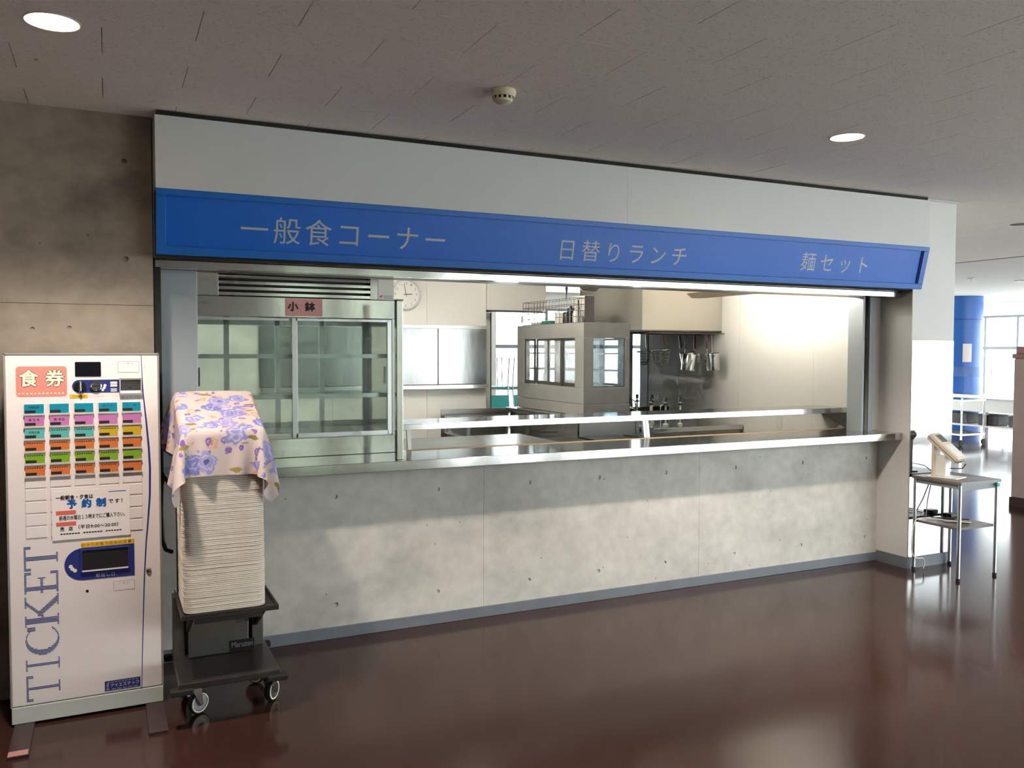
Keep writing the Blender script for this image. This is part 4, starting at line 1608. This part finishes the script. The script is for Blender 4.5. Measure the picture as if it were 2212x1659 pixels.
bt_ = [(0, 0), (.028, 0), (.03, .01), (.03, .08), (.024, .10), (.008, .12), (.004, .15), (0, .15)]
lathe_at('squeeze_bottle', 'white_plastic', 3.775, 6.62, 1.8385, bt_, 'white squeeze bottle standing at the near end of the wire basket', 'bottle')
lathe_at('squeeze_bottle', 'beige_plastic', 3.775, 6.86, 1.8385, [(r, z * .7) for r, z in bt_], 'short beige bottle in the middle of the wire basket', 'bottle')
lathe_at('black_canister', 'black', 3.775, 6.71, 1.8385, [(0, 0), (.036, 0), (.036, .12), (.03, .135), (.012, .14), (.012, .155), (0, .155)], 'black canister beside the white squeeze bottle in the basket', 'canister')
lathe_at('black_canister', 'black', 3.775, 6.79, 1.8385, [(0, 0), (.03, 0), (.032, .09), (.026, .10), (0, .10)], 'low black canister between the bottles in the basket', 'canister')
lathe_at('white_mug', 'white_plastic', 3.775, 6.94, 1.8385, [(0, 0), (.034, 0), (.038, .10), (.034, .10), (.03, .006), (0, .006)], 'white mug standing in the wire basket', 'mug')
tag(MB().obox((3.775, 7.12, 1.856), .036, .09, .0165, Matrix.Rotation(.1, 3, 'Z')).build('green_sponge', 'green_cloth', bevel=.008), 'green sponge lying in the far half of the basket', 'sponge')
tag(MB().obox((3.775, 7.36, 1.852), .04, .08, .012, Matrix.Rotation(-.1, 3, 'Z')).build('folded_cloth', 'white_plastic', bevel=.006), 'folded white cloth at the far end of the basket', 'cloth')
# tongs: two blades and a joint
tg = thing('tongs', 'pair of steel tongs with black grips leaning in the basket', 'tongs', (3.79, 6.58, 1.84))
MB().tube([(3.78, 6.575, 1.842), (3.77, 6.57, 2.04)], .005, 8).build('blade', 'black', tg)
MB().tube([(3.81, 6.58, 1.842), (3.776, 6.572, 2.04)], .005, 8).build('blade', 'steel', tg)

# beige service box beside the basket, hanging cable and pendant lamp
sb = B(3.862, 3.96, 6.615, 6.86, 1.836, 2.085).build('service_box', ['cream_panel'], bevel=.003)
tag(sb, 'cream service box standing behind the wire basket', 'box')
B(3.863, 3.959, 6.61, 6.615, 1.838, 2.083).build('shaded_front', 'dark_brown', sb)  # brown plate paints the shade on the cream box's front face
pc = thing('hanging_plug_cable', 'thin black cable with a plug hanging above the wire basket', 'cable', (3.9, 6.95, 2.0))
MB().tube([(3.86, 6.95, 2.6), (3.86, 6.95, 2.35), (3.865, 6.95, 2.18), (3.86, 6.95, 2.055)], .004, 8).build('cable', 'black', pc)
MB().tube([(3.864, 6.95, 2.21), (3.864, 6.95, 2.17), (3.864, 6.95, 2.12)], [.004, .012, .005], 10).build('plug', 'black', pc)
lp_ = thing('pendant_lamp', 'dome shaped grey pendant lamp under the kitchen ceiling', 'lamp', (3.86, 6.6, 2.11))
MB().lathe([(0, 2.118), (.06, 2.124), (.085, 2.15), (.09, 2.19), (.12, 2.215), (.14, 2.26), (.05, 2.30), (0, 2.30)], Matrix.Translation((3.90, 6.6, 0)), 28).build('shade', 'steel_dull', lp_, smooth=True)
MB().tube([(3.90, 6.6, 2.30), (3.90, 6.6, 2.6)], .008, 8).build('stem', 'steel_dull', lp_)

# extractor hood on the right wall
hd = thing('extractor_hood', 'large box shaped extractor hood against the cream right wall', 'extractor hood', (4.8, 7.0, 1.78))
mb = MB()
mb.box(4.355, 5.246, 6.43, 6.436, 1.78, 2.58).box(4.355, 4.361, 6.436, 7.55, 1.78, 2.58).box(4.355, 5.246, 7.544, 7.55, 1.78, 2.58).box(4.361, 5.246, 6.436, 7.544, 2.2, 2.206)
mb.build('canopy', 'hood_panel', hd)
mb = MB()
mb.box(4.352, 5.246, 6.424, 6.452, 1.768, 1.781).box(4.352, 4.38, 6.45, 7.552, 1.768, 1.781).box(4.352, 5.246, 7.53, 7.552, 1.768, 1.781)
mb.build('drip_edge', 'steel_dark', hd, bevel=.001)
B(4.353, 4.3555, 6.4275, 6.4305, 1.782, 2.58).build('corner_trim', 'chrome', hd)
MB().tube([(4.362, 6.53, 1.752), (5.24, 6.53, 1.752)], .006, 8).build('hanging_rod', 'steel_dark', hd)
MB().tube([(4.5, 6.53, 1.752), (4.5, 6.53, 1.80), (4.5, 6.44, 1.80)], .004, 6).build('rod_bracket', 'steel_dark', hd)
# fluorescent batten hung in front of the hood
fb = thing('fluorescent_batten', 'grey batten light with a fluorescent tube hanging in front of the hood', 'lamp', (4.6, 5.5, 2.03))
mb = MB()
mb.prism([(4.50, 4.86, 2.085), (4.56, 4.86, 2.05), (4.70, 4.86, 2.05), (4.70, 4.86, 2.056), (4.64, 4.86, 2.066), (4.64, 4.86, 2.115), (4.56, 4.86, 2.115)], (0, 1.12, 0))
mb.build('reflector', 'beige_plastic', fb)
for y0 in (4.855, 5.978):
    mb = MB()
    mb.prism([(4.50, y0, 2.083), (4.56, y0, 2.046), (4.70, y0, 2.046), (4.70, y0, 2.10), (4.66, y0, 2.118), (4.56, y0, 2.118)], (0, .006, 0))
    mb.build('end_cap', 'white_plastic', fb)
MB().tube([(4.675, 4.88, 2.086), (4.675, 5.96, 2.086)], .014, 12).build('tube', 'tube_glow', fb)
for y0 in (5.05, 5.8):
    MB().tube([(4.60, y0, 2.114), (4.60, y0, 2.6)], .006, 6).build('hanger', 'steel_dull', fb)


# hanging pans and ladles
def hang(nm, x, y, ztop, tilt, hl, parts, lab, cat):
    """parts: callable(M) adding named meshes; M: local frame hanging from the rod"""
    t = thing(nm, lab, cat, (x, y, ztop))
    M = Matrix.Translation((x, y, ztop)) @ Matrix.Rotation(tilt, 4, 'Y')
    parts(t, M)
    return t


def saucepan(r, h, hm, hl):
    def f(t, M):
        MB().tube([M @ Vector((0, 0, 0)), M @ Vector((0, 0, -.03)), M @ Vector((0, 0, -hl))], [.007, .011, .012], 8).build('handle', hm, t, smooth=True)
        MB().tube([M @ Vector((0, 0, -hl)), M @ Vector((0, 0, -hl - .05))], .004, 6).build('stem', 'steel', t)
        MP = M @ Matrix.Translation((0, -.0, -hl - .05)) @ Matrix.Rotation(math.radians(0), 4, 'X')
        MB().lathe([(r * .98, 0), (r, -.004), (r * .93, -h), (0, -h), (0, -h + .003), (r * .90, -h + .003), (r * .95, -.002), (r * .98, 0)], MP @ Matrix.Translation((r * .9, 0, 0)), 24).build('bowl', 'steel', t, smooth=True)
    return f


def strainer(r, h, hm, hl):
    def f(t, M):
        MB().tube([M @ Vector((0, 0, 0)), M @ Vector((0, 0, -hl))], .011, 8).build('handle', hm, t, smooth=True)
        MB().tube([M @ Vector((0, 0, -hl)), M @ Vector((0, 0, -hl - .03))], .004, 6).build('stem', 'steel_dull', t)
        MP = M @ Matrix.Translation((-r * .6, 0, -hl - .03))
        MB().lathe([(r, 0), (r * 1.02, -.006), (r, -.012)], MP, 20).build('rim', 'steel_dull', t, smooth=True)
        mb = MB()
        for k in range(16):
            a = 2 * math.pi * k / 16
            mb.tube([MP @ Vector((r * math.cos(a), r * math.sin(a), -.006)), MP @ Vector((r * .85 * math.cos(a), r * .85 * math.sin(a), -h * .7)), MP @ Vector((r * .35 * math.cos(a), r * .35 * math.sin(a), -h))], .0016, 4)
        for q in (.2, .4, .6, .8, 1):
            rr_ = r * (1 - .15 * q / .7) if q < .7 else r * (.85 - .5 * (q - .7) / .3)
            mb.tube([MP @ Vector((rr_ * math.cos(2 * math.pi * k / 20), rr_ * math.sin(2 * math.pi * k / 20), -h * q)) for k in range(20)], .0014, 4, closed=True)
        mb.build('mesh_basket', 'steel_dull', t)
    return f


def ladle(r, hl):
    def f(t, M):
        MB().tube([M @ Vector((0, 0, 0)), M @ Vector((.004, 0, -hl * .5)), M @ Vector((0, 0, -hl))], .004, 6).build('handle', 'steel', t)
        MP = M @ Matrix.Translation((-r, 0, -hl))
        prof_ = [(r * math.cos(a), r * .8 * math.sin(a)) for a in [0, -.3, -.6, -.9, -1.2, -1.57]]
        MB().lathe(prof_ + [(0, -r * .76)] + [(q[0] * .94, q[1] * .94) for q in prof_[-2::-1]], MP, 20).build('bowl', 'steel', t, smooth=True)
    return f


YR = 6.53
YR2 = 6.72
MB().tube([(4.362, YR2, 1.752), (5.24, YR2, 1.752)], .006, 8).build('hanging_rod', 'steel_dark', hd)
hang('wire_strainer', 4.60, YR2, 1.742, -.05, .11, strainer(.066, .13, 'steel_dark', .12), 'wire strainer hanging leftmost under the hood', 'strainer')
hang('noodle_strainer', 4.66, YR, 1.742, -.14, .12, strainer(.085, .16, 'wood_handle', .10), 'deep strainer with a wooden handle hanging under the hood', 'strainer')
hang('saucepan', 4.98, YR2, 1.742, -.16, .12, saucepan(.078, .14, 'black', .13), 'wide saucepan with black handle nearest the wooden handled strainer', 'saucepan')
hang('saucepan', 4.93, YR, 1.742, .16, .12, saucepan(.075, .15, 'black', .13), 'tilted saucepan with black handle between two other pans', 'saucepan')
hang('saucepan', 5.03, YR - .15, 1.742, -.10, .12, saucepan(.066, .155, 'red_handle', .13), 'tall saucepan with dark red handle under the hood', 'saucepan')
MB().tube([(4.362, YR - .15, 1.752), (5.24, YR - .15, 1.752)], .005, 8).build('hanging_rod', 'steel_dark', hd)
hang('measuring_pan', 5.175, YR2 + .02, 1.742, -.03, .12, saucepan(.04, .08, 'red_handle', .13), 'small pan with red handle next to the ladle', 'saucepan')
hang('soup_ladle', 5.215, YR, 1.742, .0, .2, ladle(.038, .235), 'shiny steel soup ladle hanging nearest the wall', 'ladle')

# cooker under the hood with dispenser pumps
ckr = thing('noodle_cooker', 'stainless noodle cooker bench under the extractor hood', 'cooker', (4.7, 6.6, 0))
B(4.27, 5.235, 6.12, 7.30, 0, .88).build('body', 'steel_dull', ckr)
B(4.265, 5.24, 6.10, 7.32, .88, .92).build('worktop', 'steel', ckr, bevel=.004)
B(4.27, 5.235, 7.24, 7.30, .92, 1.02).build('upstand', 'steel_dark', ckr)
for x in (4.3, 4.78):
    d_ = B(x, x + .42, 6.105, 6.12, .12, .82).build('door', 'steel_brushed', ckr, bevel=.003)
    B(x + .18, x + .26, 6.08, 6.105, .76, .78).build('handle', 'black', d_)


def pump(x, y, h, lab):
    t = thing('dispenser_pump', lab, 'pump', (x, y, .9205), 'dispenser pumps on the cooker bench')
    MB().lathe([(0, 0), (.024, 0), (.024, .008), (.014, .016), (.008, .018)], Matrix.Translation((x, y, .9205)), 18).build('base_cap', 'white_plastic', t, smooth=True)
    MB().cyl((x, y, .936), (x, y, .9205 + h - .06), .0085, n=12).build('stem', 'beige_plastic', t, smooth=True)
    MB().lathe([(0, 0), (.022, 0), (.024, .006), (.022, .012), (.009, .014), (.009, .02)], Matrix.Translation((x, y, .9205 + h - .07)), 18).build('collar', 'black', t, smooth=True)
    MB().cyl((x, y, .9205 + h - .06), (x, y, .9205 + h - .036), .008, n=12).build('neck', 'white_plastic', t)
    MB().lathe([(0, 0), (.013, 0), (.014, .034), (.011, .038), (0, .038)], Matrix.Translation((x, y, .9205 + h - .038)), 16).build('knob', 'black', t, smooth=True)


# bench spots chosen along the front edge of the cooker
for x, y, h, lab in ((4.375, 6.764, .26, 'black knobbed pump farthest left at the cooker bench'), (4.524, 6.755, .26, 'black knobbed pump second from the left on the cooker bench'), (4.413, 6.373, .255, 'black knobbed pump nearest in the pair at the middle of the bench'), (4.60, 6.62, .26, 'black knobbed pump standing behind its neighbour in the middle pair'), (4.549, 6.333, .25, 'black knobbed pump between the middle pair and the last pump'), (4.698, 6.318, .25, 'black knobbed pump farthest right before the cream wall')):
    pump(x, y, h, lab)
kt = thing('steel_kettle', 'shiny steel kettle with arched handle on the cooker bench', 'kettle', (4.62, 7.02, .92))
MB().lathe([(0, .0005), (.07, .0005), (.085, .03), (.08, .07), (.05, .10), (.015, .112), (.01, .125), (0, .127)], Matrix.Translation((4.62, 7.02, .92)), 26).build('body', 'chrome', kt, smooth=True)
MB().tube([(4.55, 7.02, 1.0), (4.56, 7.02, 1.09), (4.62, 7.02, 1.13), (4.68, 7.02, 1.09), (4.69, 7.02, 1.0)], .006, 8).build('handle', 'black', kt, smooth=True)
MB().tube([(4.54, 7.0, .96), (4.51, 6.99, 1.0), (4.49, 6.98, 1.04)], [.016, .011, .008], 10).build('spout', 'chrome', kt, smooth=True)
fc = thing('gooseneck_tap', 'thin arched tap behind the pumps', 'tap', (4.95, 6.95, .92))
MB().tube([(4.93, 6.95, .9215)] + [(4.985 - .055 * math.cos(a), 6.95, 1.02 + .055 * math.sin(a)) for a in [k * math.pi / 10 for k in range(11)]] + [(5.04, 6.95, .99)], .006, 8).build('spout', 'steel', fc, smooth=True)
MB().cyl((4.93, 6.95, .9205), (4.93, 6.95, .94), .016, n=14).build('base', 'steel', fc)

ol = B(5.243, 5.2496, 5.61, 5.68, .92, 1.04).build('wall_outlet', 'white_plastic', bevel=.002)
tag(ol, 'white wall outlet low on the cream kitchen wall', 'outlet')
MB().box(5.241, 5.243, 5.632, 5.658, .955, 1.005).build('socket', 'cream_panel', ol)


# ceiling tubes lighting the kitchen
def tube_light(x, y0, y1, lab, z=2.598):
    t = thing('kitchen_tube_light', lab, 'lamp', (x, (y0 + y1) / 2, z - .07), 'kitchen ceiling battens')
    MB().box(x - .06, x + .06, y0, y1, z - .03, z).build('housing', 'white_plastic', t)
    for dx in (-.03, .03):
        MB().cyl((x + dx, y0 + .02, z - .048), (x + dx, y1 - .02, z - .048), .015, n=12).build('tube', 'tube_glow', t)


for x, lab in ((.5, 'lit fluorescent batten on the kitchen ceiling above the display fridge'), (2.75, 'lit fluorescent batten on the kitchen ceiling above the cold table')):
    tube_light(x, 5.6, 6.75, lab)

# ================================================================== CEILING FITTINGS
def downlight(x, y, on, lab):
    t = thing('downlight', lab, 'lamp', (x, y, CE - .004), 'round recessed downlights')
    MB().lathe([(.078, CE - .001), (.084, CE - .004), (.088, CE - .001), (.088, CE)], Matrix.Translation((x, y, 0)), 36).build('trim_ring', 'lamp_rim', t, smooth=True)
    MB().lathe([(.079, CE - .002), (0, CE - .002)], Matrix.Translation((x, y, 0)), 36).build('lens' if on else 'reflector', 'lamp_glow' if on else 'dark_recess', t)
    if on:
        l = bpy.data.lights.new('downlight_beam', 'SPOT')
        l.energy = on
        l.color = (1, .88, .77)
        l.spot_size = math.radians(124)
        l.spot_blend = .55
        l.shadow_soft_size = .07
        lo = bpy.data.objects.new('downlight_beam', l)
        COL.objects.link(lo)
        lo.parent = t
        lo.location = (0, 0, -.01)


downlight(-.15, 3.297, 118, 'lit recessed downlight above the ticket machine')
downlight(3.467, 3.269, 170, 'lit recessed downlight above the middle of the hall')
downlight(7.18, 4.83, 0, 'unlit recessed downlight beyond the white pillar')
sd = thing('smoke_detector', 'cream smoke detector on the ceiling', 'smoke detector', (1.536, 3.324, CE - .06))
MD = Matrix.Translation((1.536, 3.324, CE)) @ Matrix.Diagonal((1, 1, -1, 1))
MB().lathe([(0, 0), (.052, 0), (.055, .006), (.053, .022), (.046, .030)], MD, 32).build('base', 'detector_cream', sd, smooth=True)
MB().lathe([(.046, .030), (.036, .030), (.036, .040)], MD, 32).build('neck', 'dark_recess', sd, smooth=True)
MB().lathe([(.041, .040), (.038, .048), (.028, .054), (0, .056)], MD, 32).build('cap', 'detector_cream', sd, smooth=True)
for k in range(12):
    a = 2 * math.pi * k / 12
    MB().obox((1.536 + .041 * math.cos(a), 3.324 + .041 * math.sin(a), CE - .035), .003, .0045, .0065, Matrix.Rotation(a, 3, 'Z')).build('rib', 'detector_cream', sd)
spk = MB().lathe([(.05, CE + .003), (.05, CE - .006), (.02, CE - .012), (.012, CE - .05), (.03, CE - .055), (0, CE - .056)], Matrix.Translation((11.9, 8.75, 0)), 16).build('sprinkler_head', 'lamp_rim', smooth=True)
tag(spk, 'small ceiling sprinkler head in the far white ceiling', 'sprinkler')
cf = thing('ceiling_fixture', 'flush rectangular light panel in the far white ceiling', 'lamp', (13.2, 8.9, CE - .01))
MB().box(12.9, 13.9, 8.45, 8.75, CE - .012, CE + .004).build('frame', 'lamp_rim', cf)
MB().box(12.95, 13.85, 8.5, 8.7, CE - .014, CE - .012).build('diffuser', 'plaster_white', cf)

# ================================================================== SIDE TABLE AND CARD READER
tb = thing('side_table', 'small brown side table with steel legs beside the pillar', 'table', (5.5, 4.13, 0))
B(5.283, 5.70, 3.925, 4.325, .672, .694).build('tabletop', ['table_top'], tb, bevel=.004)
B(5.283, 5.70, 3.921, 3.926, .673, .693).build('edge_band', 'table_edge', tb)
B(5.30, 5.685, 3.945, 3.955, .628, .672).build('apron', 'table_edge', tb)
B(5.30, 5.31, 3.955, 4.30, .640, .672).build('apron', 'table_edge', tb)
for x in (5.30, 5.683):
    for y in (3.945, 4.305):
        lg = MB().cyl((x, y, .02), (x, y, .672), .0125, n=14).build('leg', 'alu', tb, smooth=True)
        MB().cyl((x, y, 0), (x, y, .022), .014, n=14).build('foot_cap', 'black_rubber', lg)
B(5.31, 5.675, 3.955, 4.30, .352, .370).build('lower_shelf', 'table_top', tb, bevel=.002)
B(5.655, 5.684, 3.9195, 3.921, .640, .668).build('teal_sticker', 'teal_plastic', tb)

rd = thing('card_reader', 'beige card reader with small screen on an upright stand on the side table', 'card reader', (5.42, 4.15, .694))
RA = math.radians(-75)
RZ = Matrix.Rotation(RA, 3, 'Z')
RC = Vector((5.40, 4.17, 0))


def rbox(nm, m_, x0, x1, y0, y1, z0, z1, par, bevel=0):
    c_ = RC + RZ @ Vector(((x0 + x1) / 2, (y0 + y1) / 2, 0)) + Vector((0, 0, (z0 + z1) / 2))
    return MB().obox(c_, (x1 - x0) / 2, (y1 - y0) / 2, (z1 - z0) / 2, RZ).build(nm, m_, par, bevel=bevel)


rbox('base_plate', 'white_plastic', -.07, .14, -.085, .085, .6945, .703, rd, .002)
rbox('stand', 'beige_plastic', -.05, -.03, -.055, .055, .703, .93, rd, .003)
rbox('stand', 'white_plastic', -.03, .045, -.04, .04, .703, .85, rd, .004)
MR = RZ @ Matrix.Rotation(math.radians(41), 3, 'Y')
hc = RC + RZ @ Vector((.03, 0, 0)) + Vector((0, 0, .905))
hdm = MB().obox(hc, .13, .068, .026, MR).build('head', 'beige_plastic', rd, bevel=.010)
MB().obox(hc + MR @ Vector((0, 0, -.004)), .1305, .0686, .002, MR).build('seam', 'print_black', hdm)
MB().obox(hc + MR @ Vector((-.070, 0, .0270)), .036, .044, .0025, MR).build('screen_bezel', 'print_grey', hdm)
MB().obox(hc + MR @ Vector((-.075, 0, .0298)), .025, .036, .0008, MR).build('screen', 'lcd', hdm)
MB().obox(hc + MR @ Vector((-.043, 0, .0297)), .003, .032, .0012, MR).build('key_bar', 'print_black', hdm)
MB().obox(hc + MR @ Vector((.052, 0, .0275)), .060, .058, .003, MR).build('card_pad', 'white_plastic', hdm, bevel=.002)
for k in range(3):
    MB().obox(hc + MR @ Vector((.1315, -.03 + .03 * k, -.012)), .001, .007, .005, MR).build('port', 'black', hdm)

cbk = MB().tube([(5.47, 4.03, .80), (5.46, 4.05, .765), (5.50, 4.16, .75), (5.52, 4.27, .74), (5.53, 4.331, .70), (5.50, 4.331, .62), (5.45, 4.318, .50), (5.40, 4.29, .385), (5.50, 4.2, .378), (5.62, 4.1, .378), (5.50, 4.02, .378), (5.36, 4.1, .378), (5.44, 4.24, .380)], .004, 6).build('black_cable', 'black', smooth=True)
tag(cbk, 'black cable looped on the lower shelf of the side table', 'cable')
pts = [(5.55, 4.24, .376), (5.52, 4.02, .382), (5.42, 4.10, .386), (5.33, 4.27, .384), (5.275, 4.285, .345), (5.245, 4.28, .22), (5.248, 4.275, .13), (5.285, 4.265, .095), (5.34, 4.26, .09), (5.375, 4.275, .05), (5.38, 4.285, .006)]


def smooth_path(P, n=6):
    P = [Vector(q) for q in P]
    out = []
    for i in range(len(P) - 1):
        p0, p1, p2, p3 = P[max(i - 1, 0)], P[i], P[i + 1], P[min(i + 2, len(P) - 1)]
        for k in range(n):
            t = k / n
            out.append(.5 * ((2 * p1) + (p2 - p0) * t + (2 * p0 - 5 * p1 + 4 * p2 - p3) * t * t + (3 * p1 - p0 - 3 * p2 + p3) * t ** 3))
    out.append(P[-1])
    return out


cwh = MB().tube(smooth_path(pts), .0042, 7).build('white_cable', 'cable_white', smooth=True)
tag(cwh, 'white cable drooping from the side table shelf to the floor', 'cable')
pstrip = B(5.58, 5.66, 4.22, 4.29, .3705, .40).build('adapter_box', 'black', bevel=.006)
tag(pstrip, 'black power adapter on the lower shelf of the side table', 'adapter')

# ================================================================== DINING AREA
pt_ = thing('partition_screen', 'pinkish partition wall with a darker cap at the right edge of the view', 'partition', (9.0, 5.3, 0))
B(8.42, 10.2, 4.9, 5.69, .09, 1.52).build('body', 'pink_partition', pt_, bevel=.01)
B(8.405, 10.215, 4.885, 5.705, 1.52, 1.57).build('cap', 'pink_cap', pt_, bevel=.01)
B(8.43, 10.19, 4.91, 5.68, 1.57, 1.64).build('top_box', 'pink_cap', pt_, bevel=.01)
B(8.41, 10.21, 4.89, 5.70, 0, .09).build('plinth', 'dark_brown', pt_)

bcx, bcy = 15.9, 11.9
bc = thing('blue_round_column', 'large round blue column in the far dining area', 'column', (bcx, bcy, 0))
MB().lathe([(.40, 0), (.40, 2.225)], Matrix.Translation((bcx, bcy, 0)), 40).build('lower_cladding', 'blue_column', bc, smooth=True)
MB().lathe([(.396, 2.225), (.396, 2.24)], Matrix.Translation((bcx, bcy, 0)), 40).build('joint', 'print_navy', bc, smooth=True)
MB().lathe([(.40, 2.24), (.40, CE + .004)], Matrix.Translation((bcx, bcy, 0)), 40).build('upper_cladding', 'blue_column', bc, smooth=True)
a = math.atan2(-bcy, -bcx) + .12
MN = Matrix.Translation((bcx, bcy, 0)) @ Matrix.Rotation(a, 4, 'Z')
mb = MB()
arc = [MN @ Vector((.403 * math.cos(t), .403 * math.sin(t), 0)) for t in [-.02 + .085 * k for k in range(6)]]
vs, fs = [], []
for k, q in enumerate(arc):
    vs += [(q.x, q.y, 1.37), (q.x, q.y, 1.74)]
    if k:
        fs.append((2 * k - 2, 2 * k, 2 * k + 1, 2 * k - 1))
pnn = mb.add(vs, fs).build('column_notice', 'paper')
tag(pnn, 'sheet of printed notices taped to the blue column', 'notice')


def chair(nm, x, y, rz, seatm, lab, z=0, flip=False):
    t = thing(nm, lab, 'chair', (0, 0, 0))
    MB().prism([(-.2, -.2, .43), (.2, -.2, .43), (.2, .2, .43), (-.2, .2, .43)], (0, 0, .025)).build('seat', seatm, t, bevel=.012)
    MB().prism([(-.19, .19, .55), (-.19, .215, .55), (-.19, .27, .84), (-.19, .245, .84)], (.38, 0, 0)).build('backrest', seatm, t, bevel=.006)
    for sx in (-1, 1):
        MB().tube([(sx * .19, .24, 0), (sx * .19, .19, .45), (sx * .19, .255, .82)], .010, 8).build('rear_leg', 'chrome', t)
        MB().tube([(sx * .19, -.2, 0), (sx * .19, -.17, .43)], .010, 8).build('front_leg', 'chrome', t)
    t.location = (x, y, z)
    t.rotation_euler = (math.pi if flip else 0, 0, rz)
    return t


def dtable(x, y, rz, lab, w=1.5, d=.75, topm='white_plastic', h=.715):
    t = thing('dining_table', lab, 'table', (0, 0, 0), 'dining tables beyond the kitchen')
    MB().box(-w / 2, w / 2, -d / 2, d / 2, h - .025, h).build('tabletop', topm, t, bevel=.005)
    for sx in (-1, 1):
        for sy in (-1, 1):
            MB().cyl((sx * (w / 2 - .06), sy * (d / 2 - .06), 0), (sx * (w / 2 - .06), sy * (d / 2 - .06), h - .025), .02, n=10).build('leg', 'chrome', t)
    t.location = (x, y, 0)
    t.rotation_euler = (0, 0, rz)
    return t


dtable(17.3, 11.0, 1.5, 'white dining table by the windows right of the blue column')
dtable(7.65, 11.6, 0, 'white dining table behind the kitchen seen past the hood')
dtable(5.5, 11.7, 0, 'tall white table carrying upturned teal chairs', h=1.03)
dtable(13.0, 0.5, .0, 'white dining table on the right side of the hall')
dtable(15.6, -.7, .0, 'white dining table near the front windows of the hall')
dtable(11.0, -.9, .0, 'white dining table in the front middle of the hall')
chair('dining_chair', 16.6, 12.5, 2.2, 'chair_cream', 'cream dining chair left of the blue column base')
chair('dining_chair', 16.5, 10.5, -1.2, 'chair_black', 'black dining chair in front of the bright window')
chair('dining_chair', 7.30, 10.85, .4, 'chair_cream', 'cream dining chair seen through the gap beside the hood')
chair('dining_chair', 7.85, 10.85, -.1, 'chair_cream', 'cream dining chair standing next to the one by the gap')
chair('dining_chair', 12.9, 1.3, 3.1, 'chair_black', 'black dining chair behind the right hall table')
chair('dining_chair', 13.2, -.2, .1, 'chair_black', 'black dining chair before the right hall table')
chair('dining_chair', 15.5, .1, 3.1, 'chair_cream', 'cream dining chair at the front window table')
chair('dining_chair', 5.12, 11.50, .0, 'teal_plastic', 'teal chair upturned on the tall white table, left one', 1.03 + .455, True)
chair('dining_chair', 5.58, 11.50, .0, 'teal_plastic', 'teal chair upturned on the tall white table, right one', 1.03 + .455, True)

# steel trolley and salad bar seen past the pillar
tr = thing('steel_trolley', 'two tier steel trolley on casters in the far dining area', 'trolley', (13.2, 9.95, 0))
for z in (.17, .745):
    MB().box(12.90, 13.50, 9.60, 10.5, z, z + .03).build('deck', 'steel', tr, bevel=.003)
for x in (12.92, 13.48):
    for y in (9.62, 10.48):
        pst = MB().cyl((x, y, .10), (x, y, .80), .014, n=10).build('post', 'chrome', tr)
        MB().lathe([(0, -.012), (.046, -.012), (.05, 0), (.046, .012), (0, .012)], Matrix.Translation((x, y, .05)) @ MY, 18).build('wheel', 'black_rubber', pst)
nb = B(13.05, 13.35, 10.1, 10.4, .776, .86).build('napkin_box', 'white_plastic', bevel=.01)
tag(nb, 'white box standing on the far steel trolley', 'box')
sbz = thing('salad_bar', 'white serving bar with glass guard near the blue column', 'serving bar', (14.8, 10.4, 0))
MB().box(14.5, 15.2, 9.2, 11.6, .72, .78).build('worktop', 'steel', sbz, bevel=.004)
MB().box(14.56, 15.14, 9.25, 11.55, .47, .72).build('front_panel', 'white_plastic', sbz)
MB().box(14.56, 15.14, 9.25, 11.55, .19, .22).build('lower_shelf', 'white_plastic', sbz)
for y in (9.25, 10.35, 11.48):
    MB().box(14.58, 14.64, y, y + .06, 0, .47).build('leg', 'steel_dark', sbz)
for y in (10.5, 11.5):
    MB().cyl((14.9, y, .78), (14.9, y, 1.29), .014, n=8).build('guard_post', 'chrome', sbz)
MB().prism([(14.6, 10.45, 1.11), (14.606, 10.45, 1.11), (14.86, 10.45, 1.29), (14.854, 10.45, 1.29)], (0, 1.1, 0)).build('guard_glass', 'pane_clear', sbz)
for k, (y, w_) in enumerate(((9.5, .5), (10.2, .4), (10.8, .45))):
    bb = MB().box(14.67, 15.0, y, y + w_, .2205, .42).build('storage_box', 'stone_dark', bevel=.02)
    tag(bb, ('dark storage box nearest the pink partition under the serving bar', 'mottled storage box in the middle under the serving bar', 'dark storage box farthest along under the serving bar')[k], 'box')
